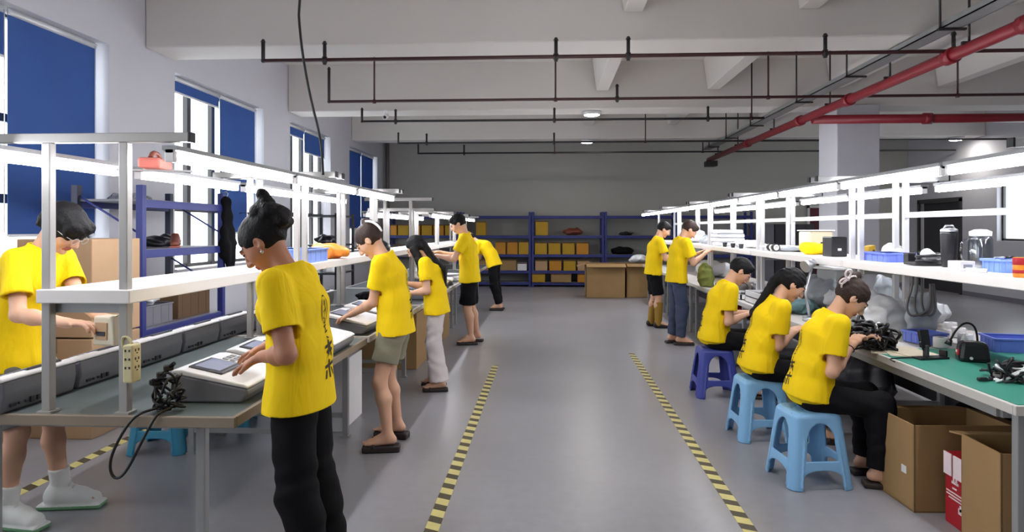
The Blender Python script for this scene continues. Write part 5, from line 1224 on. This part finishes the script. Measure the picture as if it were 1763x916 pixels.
# ---------------------------------------------------------------- the workers
person('woman in yellow polo and black trousers with messy bun, hand on a terminal', (-1.01, 2.68), 180, H=1.62, lean=(-1, 14), bow=44, hair='bun', skin='skin_tan',
       hands=[at(450, 614, 2.64), (-1.27, 2.95, .97)], hdir=[(-.8, .1, -.42), (-.9, .1, -.4)], palm=[(0, .2, -1), None], curl=(.22, .3), feet=[(-.90, 2.58), (-.88, 2.76)], h=.0045, extras=('earring',), b=1.04, shoes='slipper', knees=None)
person('young man in glasses and yellow polo holding a small cream device behind the left bench', (-2.715, 3.28), 0, H=1.71, man=True, lean=(4, 26), bow=42, hair='fringe', hands=[(-2.22, 3.18, 1.07), (-2.24, 3.0, 1.06)],
       hdir=[(.8, -.3, 0), (.9, .1, 0)], curl=(.6, .5), feet=[(-2.62, 3.46), (-2.72, 3.22)], legs='long_shorts', lcol='cloth_grey', shoes='sneaker', plat=.03, h=.0055, extras=('glasses',), hem=.10, prt=False, b=.9)
person('woman in yellow polo and khaki shorts with a white hair clip', (-1.06, 4.6), 180, H=1.6, lean=(2, 18), bow=46, hair='clip', b=.93, hcol='hair_brown', hands=[at(608, 540, 4.62), (-1.36, 4.85, .93)], hdir=[(-.9, .1, -.3), (-.9, 0, -.3)],
       feet=[(-1.08, 4.45), (-1.08, 4.74)], legs='shorts', lcol='cloth_khaki', plat=.035, h=.006, extras=('clip',))
person('long-haired woman in yellow polo and wide pale trousers at the left benches', (-1.05, 6.25), 182, H=1.5, lean=(4, 22), bow=42, hair='long', hands=[at(706, 505, 6.2), (-1.38, 6.35, .98)], hdir=[(-.9, 0, 0), (-.9, 0, 0)], curl=(.5, .5),
       feet=[(-1.0, 6.12), (-1.05, 6.32)], legs='wide', lcol='cloth_pale', h=.008, hem=.09, prt=False)
person('short-haired man in yellow polo, black shorts and slippers reaching over the left benches', (-1.02, 8.65), 184, H=1.74, man=True, lean=(2, 12), bow=32, hair='short', hands=[at(752, 440, 8.55), at(757, 434, 8.85)], hdir=[(-1, 0, 0), (-1, 0, 0)],
       feet=[(-1.0, 8.6), (-.95, 8.85)], legs='long_shorts', lcol='cloth_black', h=.010, hem=.10, prt=False, legw=1.12)
person('worker in yellow polo and dark trousers bending over the far left bench', (-1.0, 12.3), 165, H=1.66, man=True, lean=(14, 66), bow=60, hair='short', hands=[(-1.5, 12.3, .8), (-1.5, 12.6, .8)], feet=[(-.9, 12.2), (-.9, 12.45)], h=.012, prt=False, shoes='slipper')
person('farthest right worker in yellow polo, dark shorts and mustard gaiters', (1.60, 10.3), 0, H=1.66, man=True, lean=(2, 14), bow=34, hair='short', hands=[(1.98, 10.5, 1.08), (1.98, 10.2, 1.08)], feet=[(1.58, 10.4), (1.66, 10.2)], legs='long_shorts', lcol='cloth_black', shoes='boot', h=.011, prt=False)
person('worker in yellow polo and blue jeans standing at the third right bench', (1.66, 8.78), 6, H=1.67, man=True, lean=(2, 14), bow=44, hair='short', hcol='hair_brown', hands=[(2.0, 9.0, 1.18), (2.02, 8.75, 1.18)], curl=(.7, .7), feet=[(1.62, 8.88), (1.70, 8.72)], lcol='denim', shoes='slipper', h=.010, prt=False)
person('short-haired man in yellow polo seated on the dark blue stool', (1.50, 6.14), -4, H=1.66, man=True, seat=.43, lean=(2, 26), bow=44, hair='short', hands=[at(1294, 538, 6.3), at(1284, 542, 6.1)], curl=(.6, .6), h=.008, prt=True, hem=.03, shoes='slipper')
person('ponytailed woman in yellow polo seated on the middle stool', (1.52, 4.93), -3, H=1.60, seat=.43, lean=(6, 26), bow=38, hair='ponytail', hands=[at(1378, 565, 5.1), at(1366, 572, 4.95)], curl=(.6, .6), h=.0065, prt=True, hem=.03, shoes='slipper')
person('woman in yellow polo with a pink bow clip seated on the nearest stool', (1.57, 4.12), -5, H=1.60, seat=.43, lean=(6, 26), bow=46, hair='clip', hcol='hair_brown', hands=[at(1478, 588, 4.22), at(1466, 594, 4.05)], curl=(.75, .75), h=.0055, prt=True, extras=('bow', 'bracelet'), hem=.03, shoes='slipper')
o = empty('cream_device', at(192, 568, 3.04), -.25, label='small cream device held by the young man in glasses', cat='device')
MB().box((0, 0, 0), (.13, .09, .135), .008, taper=.95).build('device_body', 'beige', o); MB().box((-.01, -.046, .0), (.07, .004, .08), .001).build('recess', 'carton_pale', o); MB().box((-.01, -.049, -.012), (.05, .003, .02)).build('slots', 'port_dark', o)
MB().tube([(.05, -.02, .065), (.08, -.03, .08), (.12, -.03, .07), (.125, -.03, .02)], .004, smooth_path=1).build('lead', 'beige', o)
